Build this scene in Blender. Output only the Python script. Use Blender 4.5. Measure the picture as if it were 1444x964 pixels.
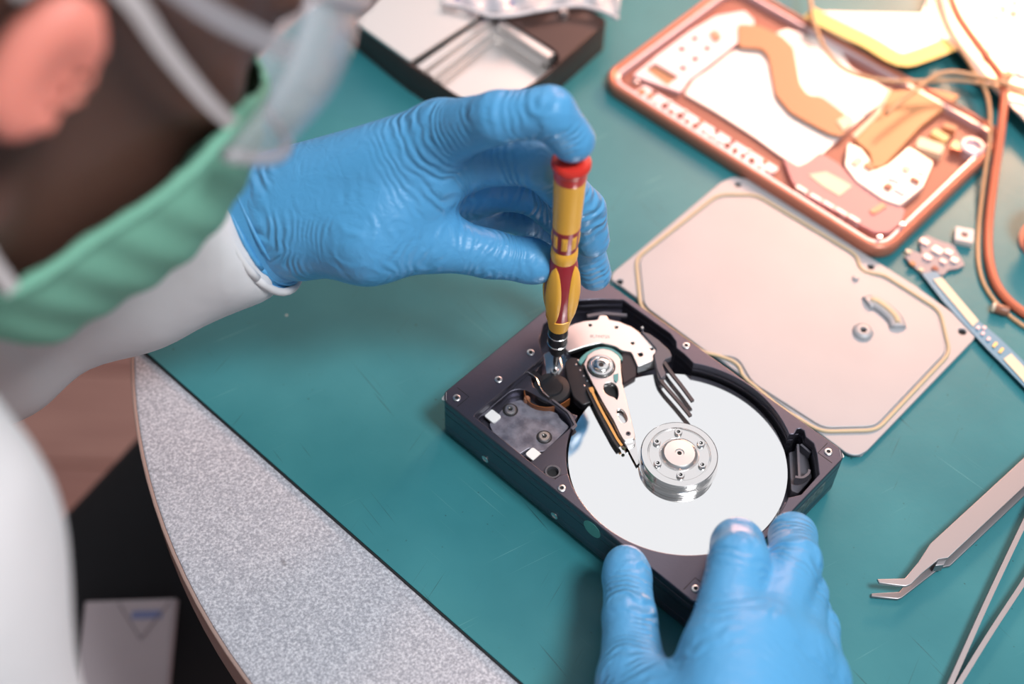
import bpy, bmesh, math, random
import numpy as np
from mathutils import Vector, Matrix

scene = bpy.context.scene
for o in list(bpy.data.objects):
    bpy.data.objects.remove(o, do_unlink=True)
COL = scene.collection

# ------------------------------------------------------------------ camera
# World: metres, z = 0 is the top of the green work mat, x right, y away from the viewer.
F = 50 / 36 * 1444
Rd = np.array([[0.72554707, 0.68779732, 0.02272207],
               [0.55407406, -0.56426468, -0.61205172],
               [-0.40814627, 0.45666204, -0.79049124]])
Cd = np.array([191.94325, -301.09492, 536.26415]) / 1000
_h = Rd[2, :2] / np.linalg.norm(Rd[2, :2])
WM = np.array([[_h[1], -_h[0], 0], [_h[0], _h[1], 0], [0, 0, 1]])
CAM = WM @ Cd
RI, DN, FW = [WM @ r for r in Rd]

cam_data = bpy.data.cameras.new('camera')
cam = bpy.data.objects.new('camera', cam_data)
COL.objects.link(cam)
cam_data.lens = 50
cam_data.sensor_width = 36
cam_data.clip_start = 0.01
cam_data.clip_end = 50
cam.matrix_world = Matrix(((RI[0], -DN[0], -FW[0], CAM[0]), (RI[1], -DN[1], -FW[1], CAM[1]),
                           (RI[2], -DN[2], -FW[2], CAM[2]), (0, 0, 0, 1)))
cam_data.dof.use_dof = True
cam_data.dof.focus_distance = 0.605
cam_data.dof.aperture_fstop = 4.0
scene.camera = cam

# ------------------------------------------------------------------ light and exposure
vs = scene.view_settings
vs.view_transform = 'Standard'
vs.look = 'None'
vs.exposure = 0.0
vs.gamma = 1.0
vs.use_curve_mapping = False

world = bpy.data.worlds.new('room_light')
scene.world = world
world.use_nodes = True
bgn = world.node_tree.nodes['Background']
bgn.inputs['Color'].default_value = (0.84, 0.92, 1.0, 1)
bgn.inputs['Strength'].default_value = 0.27


def area_light(name, loc, target, sx, sy, power, color):
    ld = bpy.data.lights.new(name, 'AREA')
    ld.shape = 'RECTANGLE'
    ld.size = sx
    ld.size_y = sy
    ld.energy = power
    ld.color = color
    o = bpy.data.objects.new(name, ld)
    COL.objects.link(o)
    o.location = loc
    o.rotation_euler = (Vector(target) - Vector(loc)).to_track_quat('-Z', 'Y').to_euler()
    return o


# big bright window / ceiling panel above and beyond the table
area_light('daylight_panel', (0.1, 1.45, 2.0), (0.05, 0, 0), 3.2, 2.4, 17.6, (0.985, 0.985, 1.0))
# ceiling lamp high on the right
area_light('ceiling_lamp', (0.46, -0.40, 1.30), (-0.05, 0.0, 0), 0.34, 0.34, 18.0, (0.97, 0.985, 1.0))
# unseen warm fill light, added so its reflection greys the far right mat
area_light('warm_fill', (0.25, 0.963, 0.69), (0.08, 0.22, 0.0), 0.36, 0.36, 4.6, (1.0, 0.48, 0.36))
# warm desk lamp beyond the far right of the table
ld = bpy.data.lights.new('warm_lamp', 'SPOT')
ld.energy = 34
ld.color = (1.0, 0.47, 0.25)
ld.spot_size = math.radians(58)
ld.spot_blend = 1.0
ld.shadow_soft_size = 0.07
wl = bpy.data.objects.new('warm_lamp', ld)
COL.objects.link(wl)
wl.location = (0.42, 0.76, 0.42)
wl.rotation_euler = (Vector((0.20, 0.39, 0)) - Vector(wl.location)).to_track_quat('-Z', 'Y').to_euler()


# ------------------------------------------------------------------ helpers
def ray(px, py):
    return RI * (px - 722) / F + DN * (py - 482) / F + FW


def pix(px, py, z):
    """point on the horizontal plane at height z that the photo shows at this pixel"""
    d = ray(px, py)
    return CAM + d * ((z - CAM[2]) / d[2])


def pixd(px, py, depth):
    return CAM + ray(px, py) * depth


def duv(px, py, z):
    """the same in the hard drive's own frame (metres, origin at its middle), z in metres"""
    d = WM.T @ pix(px, py, z)
    return (d[0], d[1])


MATS = {}


def mat(name, color, rough=0.5, metal=0.0, noise=None, bump=None, coat=0.0, alpha=1.0, trans=0.0, spec=0.5, sss=0.0, emit=None):
    """noise = (scale, second colour, detail) ; bump = (scale, strength, distance)"""
    if name in MATS:
        return MATS[name]
    m = bpy.data.materials.new(name)
    m.use_nodes = True
    nt = m.node_tree
    b = nt.nodes['Principled BSDF']
    b.inputs['Base Color'].default_value = (*color, 1)
    b.inputs['Roughness'].default_value = rough
    b.inputs['Metallic'].default_value = metal
    b.inputs['Coat Weight'].default_value = coat
    b.inputs['Coat Roughness'].default_value = 0.1
    b.inputs['Transmission Weight'].default_value = trans
    b.inputs['Alpha'].default_value = alpha
    b.inputs['Specular IOR Level'].default_value = spec
    if sss:
        b.inputs['Subsurface Weight'].default_value = sss
        b.inputs['Subsurface Radius'].default_value = (1.0, 0.4, 0.2)
        b.inputs['Subsurface Scale'].default_value = 0.006
    tc = nt.nodes.new('ShaderNodeTexCoord')
    if noise:
        n = nt.nodes.new('ShaderNodeTexNoise')
        n.inputs['Scale'].default_value = noise[0]
        n.inputs['Detail'].default_value = noise[2] if len(noise) > 2 else 4
        nt.links.new(tc.outputs['Object'], n.inputs['Vector'])
        mx = nt.nodes.new('ShaderNodeMix')
        mx.data_type = 'RGBA'
        mx.inputs['A'].default_value = (*color, 1)
        mx.inputs['B'].default_value = (*noise[1], 1)
        r = nt.nodes.new('ShaderNodeMapRange')
        r.inputs['From Min'].default_value = 0.35
        r.inputs['From Max'].default_value = 0.65
        nt.links.new(n.outputs['Fac'], r.inputs['Value'])
        nt.links.new(r.outputs['Result'], mx.inputs['Factor'])
        nt.links.new(mx.outputs['Result'], b.inputs['Base Color'])
    if bump:
        n2 = nt.nodes.new('ShaderNodeTexNoise')
        n2.inputs['Scale'].default_value = bump[0]
        n2.inputs['Detail'].default_value = 3
        nt.links.new(tc.outputs['Object'], n2.inputs['Vector'])
        bp = nt.nodes.new('ShaderNodeBump')
        bp.inputs['Strength'].default_value = bump[1]
        bp.inputs['Distance'].default_value = bump[2]
        nt.links.new(n2.outputs['Fac'], bp.inputs['Height'])
        nt.links.new(bp.outputs['Normal'], b.inputs['Normal'])
    MATS[name] = m
    return m


def tag(o, label=None, cat=None, group=None, kind=None):
    if label:
        o['label'] = label
    if cat:
        o['category'] = cat
    if group:
        o['group'] = group
    if kind:
        o['kind'] = kind
    return o


def empty(name, loc=(0, 0, 0), rz=0.0):
    o = bpy.data.objects.new(name, None)
    o.empty_display_size = 0.01
    COL.objects.link(o)
    o.location = loc
    o.rotation_euler = (0, 0, rz)
    return o


def put(name, me, m, parent=None, smooth=None):
    """link a mesh as one object"""
    if isinstance(me, bmesh.types.BMesh):
        bm = me
        me = bpy.data.meshes.new(name)
        bm.to_mesh(me)
        bm.free()
    me.name = name
    if m is not None:
        me.materials.clear()
        for x in (m if isinstance(m, (list, tuple)) else [m]):
            me.materials.append(x)
    if smooth is True:
        for p in me.polygons:
            p.use_smooth = True
    elif smooth:
        me.set_sharp_from_angle(angle=math.radians(smooth))
        for p in me.polygons:
            p.use_smooth = True
    o = bpy.data.objects.new(name, me)
    COL.objects.link(o)
    if parent is not None:
        o.parent = parent
    return o


def join_bm(bm, me, M=None):
    """add a mesh datablock to a bmesh and free it"""
    t = bmesh.new()
    t.from_mesh(me)
    if M is not None:
        t.transform(M)
    tmp = bpy.data.meshes.new('tmp')
    t.to_mesh(tmp)
    t.free()
    bm.from_mesh(tmp)
    bpy.data.meshes.remove(tmp)
    if me.users == 0:
        bpy.data.meshes.remove(me)


def prism(outer, holes=(), z0=0.0, z1=0.01, bevel=0.0, res=1):
    """filled outline with holes, extruded from z0 to z1, edges bevelled"""
    cu = bpy.data.curves.new('c', 'CURVE')
    cu.dimensions = '2D'
    cu.fill_mode = 'BOTH'
    bevel = min(bevel, (z1 - z0) * 0.45)
    cu.extrude = (z1 - z0) / 2 - bevel
    cu.bevel_depth = bevel
    cu.bevel_resolution = res
    cu.offset = -bevel
    for poly in [outer, *holes]:
        s = cu.splines.new('POLY')
        s.points.add(len(poly) - 1)
        for p, q in zip(s.points, poly):
            p.co = (q[0], q[1], 0, 1)
        s.use_cyclic_u = True
    o = bpy.data.objects.new('t', cu)
    me = bpy.data.meshes.new_from_object(o)
    bpy.data.objects.remove(o)
    bpy.data.curves.remove(cu)
    me.transform(Matrix.Translation((0, 0, (z0 + z1) / 2)))
    return me


def rrect(x0, y0, x1, y1, r, n=5):
    pts = []
    for cx, cy, a in ((x1 - r, y1 - r, 0), (x0 + r, y1 - r, 90), (x0 + r, y0 + r, 180), (x1 - r, y0 + r, 270)):
        for i in range(n + 1):
            t = math.radians(a + 90 * i / n)
            pts.append((cx + r * math.cos(t), cy + r * math.sin(t)))
    return pts


def round_poly(pts, r, n=4):
    """round every corner of a polygon by about r"""
    out = []
    N = len(pts)
    for i in range(N):
        p = Vector(pts[i][:2]); a = Vector(pts[i - 1][:2]); b = Vector(pts[(i + 1) % N][:2])
        ra = min(r, (a - p).length * 0.45); rb = min(r, (b - p).length * 0.45)
        s = p + (a - p).normalized() * ra
        e = p + (b - p).normalized() * rb
        for k in range(n + 1):
            t = k / n
            q = s * (1 - t) ** 2 + p * 2 * t * (1 - t) + e * t * t
            out.append((q.x, q.y))
    return out


def circ(cx, cy, r, n=32, a0=0.0, a1=360.0):
    full = abs(a1 - a0) >= 360
    return [(cx + r * math.cos(math.radians(a0 + (a1 - a0) * i / (n if full else n - 1))),
             cy + r * math.sin(math.radians(a0 + (a1 - a0) * i / (n if full else n - 1)))) for i in range(n)]


def lathe(profile, n=48, cap=True):
    """profile: list of (r, z) from bottom to top"""
    bm = bmesh.new()
    rings = []
    for r, z in profile:
        if r < 1e-7:
            rings.append([bm.verts.new((0, 0, z))])
        else:
            rings.append([bm.verts.new((r * math.cos(2 * math.pi * i / n), r * math.sin(2 * math.pi * i / n), z)) for i in range(n)])
    for a, b in zip(rings, rings[1:]):
        for i in range(n):
            j = (i + 1) % n
            if len(a) == 1 and len(b) == 1:
                continue
            if len(a) == 1:
                bm.faces.new((a[0], b[j], b[i]))
            elif len(b) == 1:
                bm.faces.new((a[i], a[j], b[0]))
            else:
                bm.faces.new((a[i], a[j], b[j], b[i]))
    if cap:
        for rg, rev in ((rings[0], True), (rings[-1], False)):
            if len(rg) > 2:
                bm.faces.new(rg[::-1] if rev else rg)
    bmesh.ops.recalc_face_normals(bm, faces=bm.faces)
    me = bpy.data.meshes.new('l')
    bm.to_mesh(me)
    bm.free()
    return me


def catmull(pts, n=8, closed=False):
    P = [np.array(p, float) for p in pts]
    out = []
    N = len(P)
    for i in range(N if closed else N - 1):
        if closed:
            p0, p1, p2, p3 = P[(i - 1) % N], P[i], P[(i + 1) % N], P[(i + 2) % N]
        else:
            p0, p1, p2, p3 = P[max(i - 1, 0)], P[i], P[i + 1], P[min(i + 2, N - 1)]
        for k in range(n):
            t = k / n
            out.append(0.5 * ((2 * p1) + (-p0 + p2) * t + (2 * p0 - 5 * p1 + 4 * p2 - p3) * t * t + (-p0 + 3 * p1 - 3 * p2 + p3) * t ** 3))
    if not closed:
        out.append(P[-1])
    return out


def tube(path, rad, n=10, flat=1.0, up=(0, 0, 1)):
    """round or flattened tube along a path; rad may be a list"""
    bm = bmesh.new()
    P = [Vector(p) for p in path]
    up = Vector(up)
    rings = []
    for i, p in enumerate(P):
        t = (P[min(i + 1, len(P) - 1)] - P[max(i - 1, 0)]).normalized()
        s = t.cross(up)
        if s.length < 1e-4:
            s = t.cross(Vector((0, 1, 0)))
        s.normalize()
        w = s.cross(t).normalized()
        r = rad[i] if isinstance(rad, (list, tuple, np.ndarray)) else rad
        rings.append([bm.verts.new(p + s * (r * math.cos(2 * math.pi * k / n)) + w * (r * flat * math.sin(2 * math.pi * k / n))) for k in range(n)])
    for a, b in zip(rings, rings[1:]):
        for i in range(n):
            j = (i + 1) % n
            bm.faces.new((a[i], a[j], b[j], b[i]))
    bm.faces.new(rings[0][::-1])
    bm.faces.new(rings[-1])
    bmesh.ops.recalc_face_normals(bm, faces=bm.faces)
    me = bpy.data.meshes.new('tube')
    bm.to_mesh(me)
    bm.free()
    return me


def ribbon(path, width, thick, up=(0, 0, 1)):
    """flat strip of rectangular section along a path"""
    bm = bmesh.new()
    P = [Vector(p) for p in path]
    rings = []
    for i, p in enumerate(P):
        t = (P[min(i + 1, len(P) - 1)] - P[max(i - 1, 0)]).normalized()
        s = t.cross(Vector(up)).normalized()
        w = s.cross(t).normalized()
        hw = (width[i] if isinstance(width, (list, tuple)) else width) / 2
        rings.append([bm.verts.new(p + s * a * hw + w * b * thick / 2) for a, b in ((-1, -1), (1, -1), (1, 1), (-1, 1))])
    for a, b in zip(rings, rings[1:]):
        for i in range(4):
            bm.faces.new((a[i], a[(i + 1) % 4], b[(i + 1) % 4], b[i]))
    bm.faces.new(rings[0][::-1])
    bm.faces.new(rings[-1])
    bmesh.ops.recalc_face_normals(bm, faces=bm.faces)
    me = bpy.data.meshes.new('ribbon')
    bm.to_mesh(me)
    bm.free()
    return me


def T(x, y, z, rz=0.0):
    return Matrix.Translation((x, y, z)) @ Matrix.Rotation(rz, 4, 'Z')


# ---- smooth solid bodies from distance fields (naive surface nets)
def surface_net(fn, lo, hi, h):
    lo = np.array(lo, float); hi = np.array(hi, float)
    n = np.ceil((hi - lo) / h).astype(int) + 1
    ax = [lo[k] + np.arange(n[k]) * h for k in range(3)]
    D = np.empty(n, np.float32)
    for i in range(0, n[0], 16):
        X, Y, Z = np.meshgrid(ax[0][i:i + 16], ax[1], ax[2], indexing='ij')
        D[i:i + 16] = fn(np.stack([X, Y, Z], -1).reshape(-1, 3)).reshape(X.shape)
    S = D < 0
    c = [D[a:n[0] - 1 + a, b:n[1] - 1 + b, d:n[2] - 1 + d] for a in (0, 1) for b in (0, 1) for d in (0, 1)]
    s = sum((x < 0).astype(np.int8) for x in c)
    act = (s > 0) & (s < 8)
    idx = -np.ones(act.shape, np.int64)
    cells = np.argwhere(act)
    idx[act] = np.arange(len(cells))
    cv = np.stack([x[act] for x in c], -1)
    off = np.array([(a, b, d) for a in (0, 1) for b in (0, 1) for d in (0, 1)], float)
    acc = np.zeros((len(cells), 3)); cnt = np.zeros(len(cells))
    for i in range(8):
        for j in range(i + 1, 8):
            if np.abs(off[i] - off[j]).sum() == 1:
                a, b = cv[:, i], cv[:, j]
                mk = (a < 0) != (b < 0)
                t = np.where(mk, a / np.where(mk, a - b, 1), 0)
                acc += mk[:, None] * (off[i] + t[:, None] * (off[j] - off[i]))
                cnt += mk
    V = lo + (cells + acc / cnt[:, None]) * h
    faces = []
    for k in range(3):
        sl0 = [slice(1, -1)] * 3; sl1 = [slice(1, -1)] * 3
        sl0[k] = slice(0, n[k] - 1); sl1[k] = slice(1, n[k])
        A = S[tuple(sl0)]; B = S[tuple(sl1)]
        e = np.argwhere(A != B)
        inside = A[tuple(e.T)]
        base = e.copy()
        for q in range(3):
            if q != k:
                base[:, q] += 1
        u, w = [q for q in range(3) if q != k]
        def cell(du, dw):
            x = base.copy(); x[:, u] -= du; x[:, w] -= dw
            return idx[tuple(x.T)]
        q = np.stack([cell(0, 0), cell(1, 0), cell(1, 1), cell(0, 1)], -1)
        flip = inside if k != 1 else ~inside
        q[~flip] = q[~flip][:, ::-1]
        faces.append(q)
    return V, np.concatenate(faces)


def net_mesh(name, fn, lo, hi, h, smooth_iter=2):
    V, Fc = surface_net(fn, lo, hi, h)
    me = bpy.data.meshes.new(name)
    me.from_pydata(V.tolist(), [], Fc.tolist())
    bm = bmesh.new()
    bm.from_mesh(me)
    for _ in range(smooth_iter):
        bmesh.ops.smooth_vert(bm, verts=bm.verts, factor=0.5, use_axis_x=True, use_axis_y=True, use_axis_z=True)
    bmesh.ops.recalc_face_normals(bm, faces=bm.faces)
    bm.to_mesh(me)
    bm.free()
    for p in me.polygons:
        p.use_smooth = True
    return me


def cap_sdf(P, a, b, ra, rb):
    a = np.asarray(a, float); b = np.asarray(b, float)
    ab = b - a
    t = np.clip((P - a) @ ab / max(ab @ ab, 1e-12), 0, 1)
    return np.linalg.norm(P - a - t[:, None] * ab, axis=1) - (ra + (rb - ra) * t)


def smin(a, b, k):
    hh = np.clip(0.5 + 0.5 * (b - a) / k, 0, 1)
    return b * (1 - hh) + a * hh - k * hh * (1 - hh)


def ell_sdf(P, c, r, axes=None):
    q = P - np.asarray(c, float)
    if axes is not None:
        q = q @ np.asarray(axes, float).T
    r = np.asarray(r, float)
    k0 = np.linalg.norm(q / r, axis=1)
    k1 = np.linalg.norm(q / (r * r), axis=1)
    return k0 * (k0 - 1) / np.maximum(k1, 1e-9)

# ------------------------------------------------------------------ floor, table, mat
def link(nt, a, b):
    nt.links.new(a, b)


def wood_material():
    m = mat('floor_wood', (0.30, 0.15, 0.12), 0.45)
    nt = m.node_tree
    b = nt.nodes['Principled BSDF']
    tc = nt.nodes.new('ShaderNodeTexCoord')
    oi = nt.nodes.new('ShaderNodeObjectInfo')
    mp = nt.nodes.new('ShaderNodeMapping')
    mp.inputs['Scale'].default_value = (2, 26, 26)
    n = nt.nodes.new('ShaderNodeTexNoise')
    n.inputs['Scale'].default_value = 3
    n.inputs['Detail'].default_value = 5
    link(nt, tc.outputs['Object'], mp.inputs['Vector'])
    link(nt, mp.outputs['Vector'], n.inputs['Vector'])
    add = nt.nodes.new('ShaderNodeMath'); add.operation = 'MULTIPLY_ADD'
    add.inputs[1].default_value = 0.6
    link(nt, oi.outputs['Random'], add.inputs[0])
    link(nt, n.outputs['Fac'], add.inputs[2])
    cr = nt.nodes.new('ShaderNodeValToRGB')
    cr.color_ramp.elements[0].position = 0.3
    cr.color_ramp.elements[0].color = (0.34, 0.16, 0.135, 1)
    cr.color_ramp.elements[1].position = 1.1
    cr.color_ramp.elements[1].color = (0.62, 0.36, 0.30, 1)
    link(nt, add.outputs[0], cr.inputs['Fac'])
    link(nt, cr.outputs['Color'], b.inputs['Base Color'])
    return m


FZ = -0.72
floor = tag(put('floor', prism([(-2.2, -1.6), (2.2, -1.6), (2.2, 2.6), (-2.2, 2.6)], (), FZ - 0.04, FZ - 0.008), mat('subfloor', (0.05, 0.03, 0.025), 0.8)), kind='structure')
wood = wood_material()
pl_me = prism([(-0.6 + 0.001, -0.059), (0.6 - 0.001, -0.059), (0.6 - 0.001, 0.059), (-0.6 + 0.001, 0.059)], (), -0.008, 0.0, 0.0015)
random.seed(4)
first = None
for j in range(35):
    off = random.uniform(-0.6, 0.6)
    for i in range(-3, 4):
        x = i * 1.2 + off * 0.5
        if abs(x) > 2.79 or not (-1.6 < -1.54 + j * 0.12 < 2.85):
            continue
        if first is None:
            first = put('plank', pl_me, wood, floor)
            p = first
        else:
            p = first.copy()
            COL.objects.link(p)
            p.parent = floor
        p.location = (x, -1.54 + j * 0.12, FZ)

# round table with grey speckled laminate
TC = (0.0999, 0.1112)
TR = 0.3422


def speckle_material():
    m = mat('speckled_laminate', (0.42, 0.40, 0.43), 0.55)
    nt = m.node_tree
    b = nt.nodes['Principled BSDF']
    tc = nt.nodes.new('ShaderNodeTexCoord')
    n = nt.nodes.new('ShaderNodeTexNoise')
    n.inputs['Scale'].default_value = 850
    n.inputs['Detail'].default_value = 2
    n.inputs['Roughness'].default_value = 0.7
    link(nt, tc.outputs['Object'], n.inputs['Vector'])
    cr = nt.nodes.new('ShaderNodeValToRGB')
    e = cr.color_ramp.elements
    e[0].position = 0.33; e[0].color = (0.30, 0.305, 0.345, 1)
    e[1].position = 0.68; e[1].color = (0.66, 0.66, 0.71, 1)
    k = e.new(0.48); k.color = (0.42, 0.425, 0.475, 1)
    link(nt, n.outputs['Fac'], cr.inputs['Fac'])
    # a few dark burn marks
    n2 = nt.nodes.new('ShaderNodeTexNoise')
    n2.inputs['Scale'].default_value = 55
    link(nt, tc.outputs['Object'], n2.inputs['Vector'])
    r = nt.nodes.new('ShaderNodeMapRange')
    r.inputs['From Min'].default_value = 0.76
    r.inputs['From Max'].default_value = 0.80
    link(nt, n2.outputs['Fac'], r.inputs['Value'])
    mx = nt.nodes.new('ShaderNodeMix'); mx.data_type = 'RGBA'
    mx.inputs['B'].default_value = (0.06, 0.05, 0.05, 1)
    link(nt, r.outputs['Result'], mx.inputs['Factor'])
    link(nt, cr.outputs['Color'], mx.inputs['A'])
    link(nt, mx.outputs['Result'], b.inputs['Base Color'])
    return m


wallm = mat('wall_paint', (0.72, 0.72, 0.72), 0.8, bump=(80, 0.05, 0.001))
tag(put('wall_back', prism([(-2.3, 2.6), (2.3, 2.6), (2.3, 2.7), (-2.3, 2.7)], (), FZ - 0.04, 1.9), wallm), kind='structure')
tag(put('wall_left', prism([(-2.3, -1.6), (-2.2, -1.6), (-2.2, 2.6), (-2.3, 2.6)], (), FZ - 0.04, 1.9), wallm), kind='structure')
tag(put('wall_right', prism([(2.2, -1.6), (2.3, -1.6), (2.3, 2.6), (2.2, 2.6)], (), FZ - 0.04, 1.9), wallm), kind='structure')

table = tag(empty('round_table', (TC[0], TC[1], FZ)), 'round grey speckled table with a thin brown edge band', 'table')
tz = -FZ
put('tabletop', prism(circ(0, 0, TR - 0.0008, 160), (), tz - 0.027, tz - 0.002, 0.001), speckle_material(), table, 40)
put('edge_band', prism(circ(0, 0, TR + 0.0008, 160), [circ(0, 0, TR - 0.0009, 160)], tz - 0.0272, tz - 0.0022, 0.0005), mat('edge_band_brown', (0.36, 0.25, 0.22), 0.5), table, 40)
steel = mat('dark_steel', (0.06, 0.06, 0.065), 0.4, 0.6)
put('column', lathe([(0.03, 0.03), (0.03, tz - 0.03)], 32), steel, table, 40)
put('base', lathe([(0.22, 0), (0.22, 0.012), (0.05, 0.03), (0.03, 0.06)], 48), steel, table, 40)


def mat_material():
    m = mat('green_cutting_mat', (0.03, 0.19, 0.19), 0.40, spec=0.36)
    nt = m.node_tree
    b = nt.nodes['Principled BSDF']
    tc = nt.nodes.new('ShaderNodeTexCoord')
    # broad wear
    n = nt.nodes.new('ShaderNodeTexNoise')
    n.inputs['Scale'].default_value = 14
    n.inputs['Detail'].default_value = 6
    link(nt, tc.outputs['Object'], n.inputs['Vector'])
    cr = nt.nodes.new('ShaderNodeValToRGB')
    e = cr.color_ramp.elements
    e[0].position = 0.3; e[0].color = (0.022, 0.168, 0.197, 1)
    e[1].position = 0.75; e[1].color = (0.046, 0.235, 0.264, 1)
    link(nt, n.outputs['Fac'], cr.inputs['Fac'])
    col = cr.outputs['Color']

    def layer(fac, color):
        nonlocal col
        mx = nt.nodes.new('ShaderNodeMix'); mx.data_type = 'RGBA'
        mx.inputs['B'].default_value = (*color, 1)
        link(nt, fac, mx.inputs['Factor'])
        link(nt, col, mx.inputs['A'])
        col = mx.outputs['Result']

    def scratch(rot, scale, thr, width, seed, gate):
        mr = nt.nodes.new('ShaderNodeMapping')
        mr.inputs['Rotation'].default_value = (0, 0, rot)
        link(nt, tc.outputs['Object'], mr.inputs['Vector'])
        mp = nt.nodes.new('ShaderNodeMapping')
        mp.inputs['Scale'].default_value = scale
        mp.inputs['Location'].default_value = (seed, seed * 1.7, 0)
        link(nt, mr.outputs['Vector'], mp.inputs['Vector'])
        a = nt.nodes.new('ShaderNodeTexNoise')
        a.inputs['Scale'].default_value = 1
        a.inputs['Detail'].default_value = 1
        link(nt, mp.outputs['Vector'], a.inputs['Vector'])
        r = nt.nodes.new('ShaderNodeMapRange')
        r.inputs['From Min'].default_value = thr
        r.inputs['From Max'].default_value = thr + width
        link(nt, a.outputs['Fac'], r.inputs['Value'])
        g = nt.nodes.new('ShaderNodeTexNoise')
        g.inputs['Scale'].default_value = 22
        mp2 = nt.nodes.new('ShaderNodeMapping')
        mp2.inputs['Location'].default_value = (seed * 3.1, seed, 0)
        link(nt, tc.outputs['Object'], mp2.inputs['Vector'])
        link(nt, mp2.outputs['Vector'], g.inputs['Vector'])
        r2 = nt.nodes.new('ShaderNodeMapRange')
        r2.inputs['From Min'].default_value = gate
        r2.inputs['From Max'].default_value = gate + 0.1
        link(nt, g.outputs['Fac'], r2.inputs['Value'])
        mu = nt.nodes.new('ShaderNodeMath'); mu.operation = 'MULTIPLY'
        link(nt, r.outputs['Result'], mu.inputs[0])
        link(nt, r2.outputs['Result'], mu.inputs[1])
        return mu.outputs[0]

    layer(scratch(0.9, (20, 1300, 1), 0.70, 0.06, 3.1, 0.50), (0.02, 0.07, 0.08))
    layer(scratch(-1.1, (18, 1300, 1), 0.705, 0.06, 7.7, 0.50), (0.02, 0.08, 0.09))
    layer(scratch(-0.55, (14, 1300, 1), 0.71, 0.07, 1.3, 0.50), (0.13, 0.36, 0.36))
    layer(scratch(0.75, (14, 1300, 1), 0.72, 0.07, 5.9, 0.50), (0.12, 0.34, 0.34))
    # dark smudges and pale specks
    layer(scratch(0.3, (420, 420, 1), 0.74, 0.05, 9.2, 0.50), (0.02, 0.05, 0.055))
    v = nt.nodes.new('ShaderNodeTexVoronoi')
    v.inputs['Scale'].default_value = 42
    link(nt, tc.outputs['Object'], v.inputs['Vector'])
    r = nt.nodes.new('ShaderNodeMapRange')
    r.inputs['From Min'].default_value = 0.045
    r.inputs['From Max'].default_value = 0.025
    link(nt, v.outputs['Distance'], r.inputs['Value'])
    g = nt.nodes.new('ShaderNodeSeparateColor')
    link(nt, v.outputs['Color'], g.inputs['Color'])
    gt = nt.nodes.new('ShaderNodeMath'); gt.operation = 'GREATER_THAN'
    gt.inputs[1].default_value = 0.80
    link(nt, g.outputs['Red'], gt.inputs[0])
    mu = nt.nodes.new('ShaderNodeMath'); mu.operation = 'MULTIPLY'
    link(nt, r.outputs['Result'], mu.inputs[0])
    link(nt, gt.outputs[0], mu.inputs[1])
    layer(mu.outputs[0], (0.45, 0.55, 0.55))
    link(nt, col, b.inputs['Base Color'])
    bn = nt.nodes.new('ShaderNodeTexNoise')
    bn.inputs['Scale'].default_value = 260
    bn.inputs['Detail'].default_value = 4
    link(nt, tc.outputs['Object'], bn.inputs['Vector'])
    bp = nt.nodes.new('ShaderNodeBump')
    bp.inputs['Strength'].default_value = 0.12
    bp.inputs['Distance'].default_value = 0.0006
    link(nt, bn.outputs['Fac'], bp.inputs['Height'])
    link(nt, bp.outputs['Normal'], b.inputs['Normal'])
    return m


# the mat covers the table beyond a straight cut edge
m0 = pix(187, 482, 0)[:2]
m1 = pix(735, 964, 0)[:2]
md = (m1 - m0) / np.linalg.norm(m1 - m0)
mn = np.array([-md[1], md[0]])          # points away from the viewer


def mat_outline(inset):
    o = m0 + mn * inset - np.array(TC)
    R = TR - 0.003 - inset
    bq = o @ md
    cq = o @ o - R * R
    s = math.sqrt(bq * bq - cq)
    pa = o + md * (-bq - s)
    pb = o + md * (-bq + s)
    a0 = math.atan2(pb[1], pb[0]); a1 = math.atan2(pa[1], pa[0])
    while a1 < a0:
        a1 += 2 * math.pi
    return [(R * math.cos(a0 + (a1 - a0) * i / 90), R * math.sin(a0 + (a1 - a0) * i / 90)) for i in range(91)]


cmat = tag(empty('work_mat', (TC[0], TC[1], -0.002)), 'scratched teal green work mat covering most of the round table', 'mat')
put('base_layer', prism(mat_outline(0.0), (), 0, 0.0012, 0.0002), mat('mat_black', (0.012, 0.014, 0.016), 0.6), cmat)
put('top_layer', prism(mat_outline(0.0007), (), 0.0012, 0.002, 0.0002), mat_material(), cmat)

# ------------------------------------------------------------------ open hard drive
DANG = math.atan2(WM[1, 0], WM[0, 0])
drive = tag(empty('hard_drive', (0, 0, 0), DANG), 'opened black hard disk drive with a mirror platter on the green mat', 'hard drive')
mm = 0.001


def U(pts):
    """drive millimetres (from the left corner) to local metres"""
    return [((p[0] - 73.5) * mm, (p[1] - 50.8) * mm) for p in pts]


def DP(pts, z):
    """photo pixels on the drive at height z (mm) to local metres"""
    return [duv(p[0], p[1], z * mm) for p in pts]


black_cast = mat('black_cast_metal', (0.120, 0.116, 0.148), 0.36, 0.88, bump=(900, 0.08, 0.0004), spec=0.5)
black_plastic = mat('black_plastic', (0.012, 0.012, 0.015), 0.35)
grey_plastic = mat('grey_plastic', (0.10, 0.095, 0.115), 0.45)
chrome = mat('bright_metal', (0.80, 0.78, 0.77), 0.16, 1.0)
satin = mat('satin_metal', (0.72, 0.70, 0.69), 0.34, 1.0, bump=(500, 0.05, 0.0003))
mirror = mat('platter_mirror', (0.90, 0.885, 0.88), 0.035, 1.0)
hole_black = mat('hole_black', (0.008, 0.008, 0.009), 0.6)
gold = mat('gold_flex', (0.62, 0.33, 0.10), 0.35, 0.3)
amber = mat('amber_flex', (0.22, 0.075, 0.022), 0.35)
white_pad = mat('white_pad', (0.85, 0.85, 0.84), 0.6)
teal_tone = mat('teal_arm_tone', (0.10, 0.30, 0.30), 0.35)

DC = (95.0, 50.8)


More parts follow.
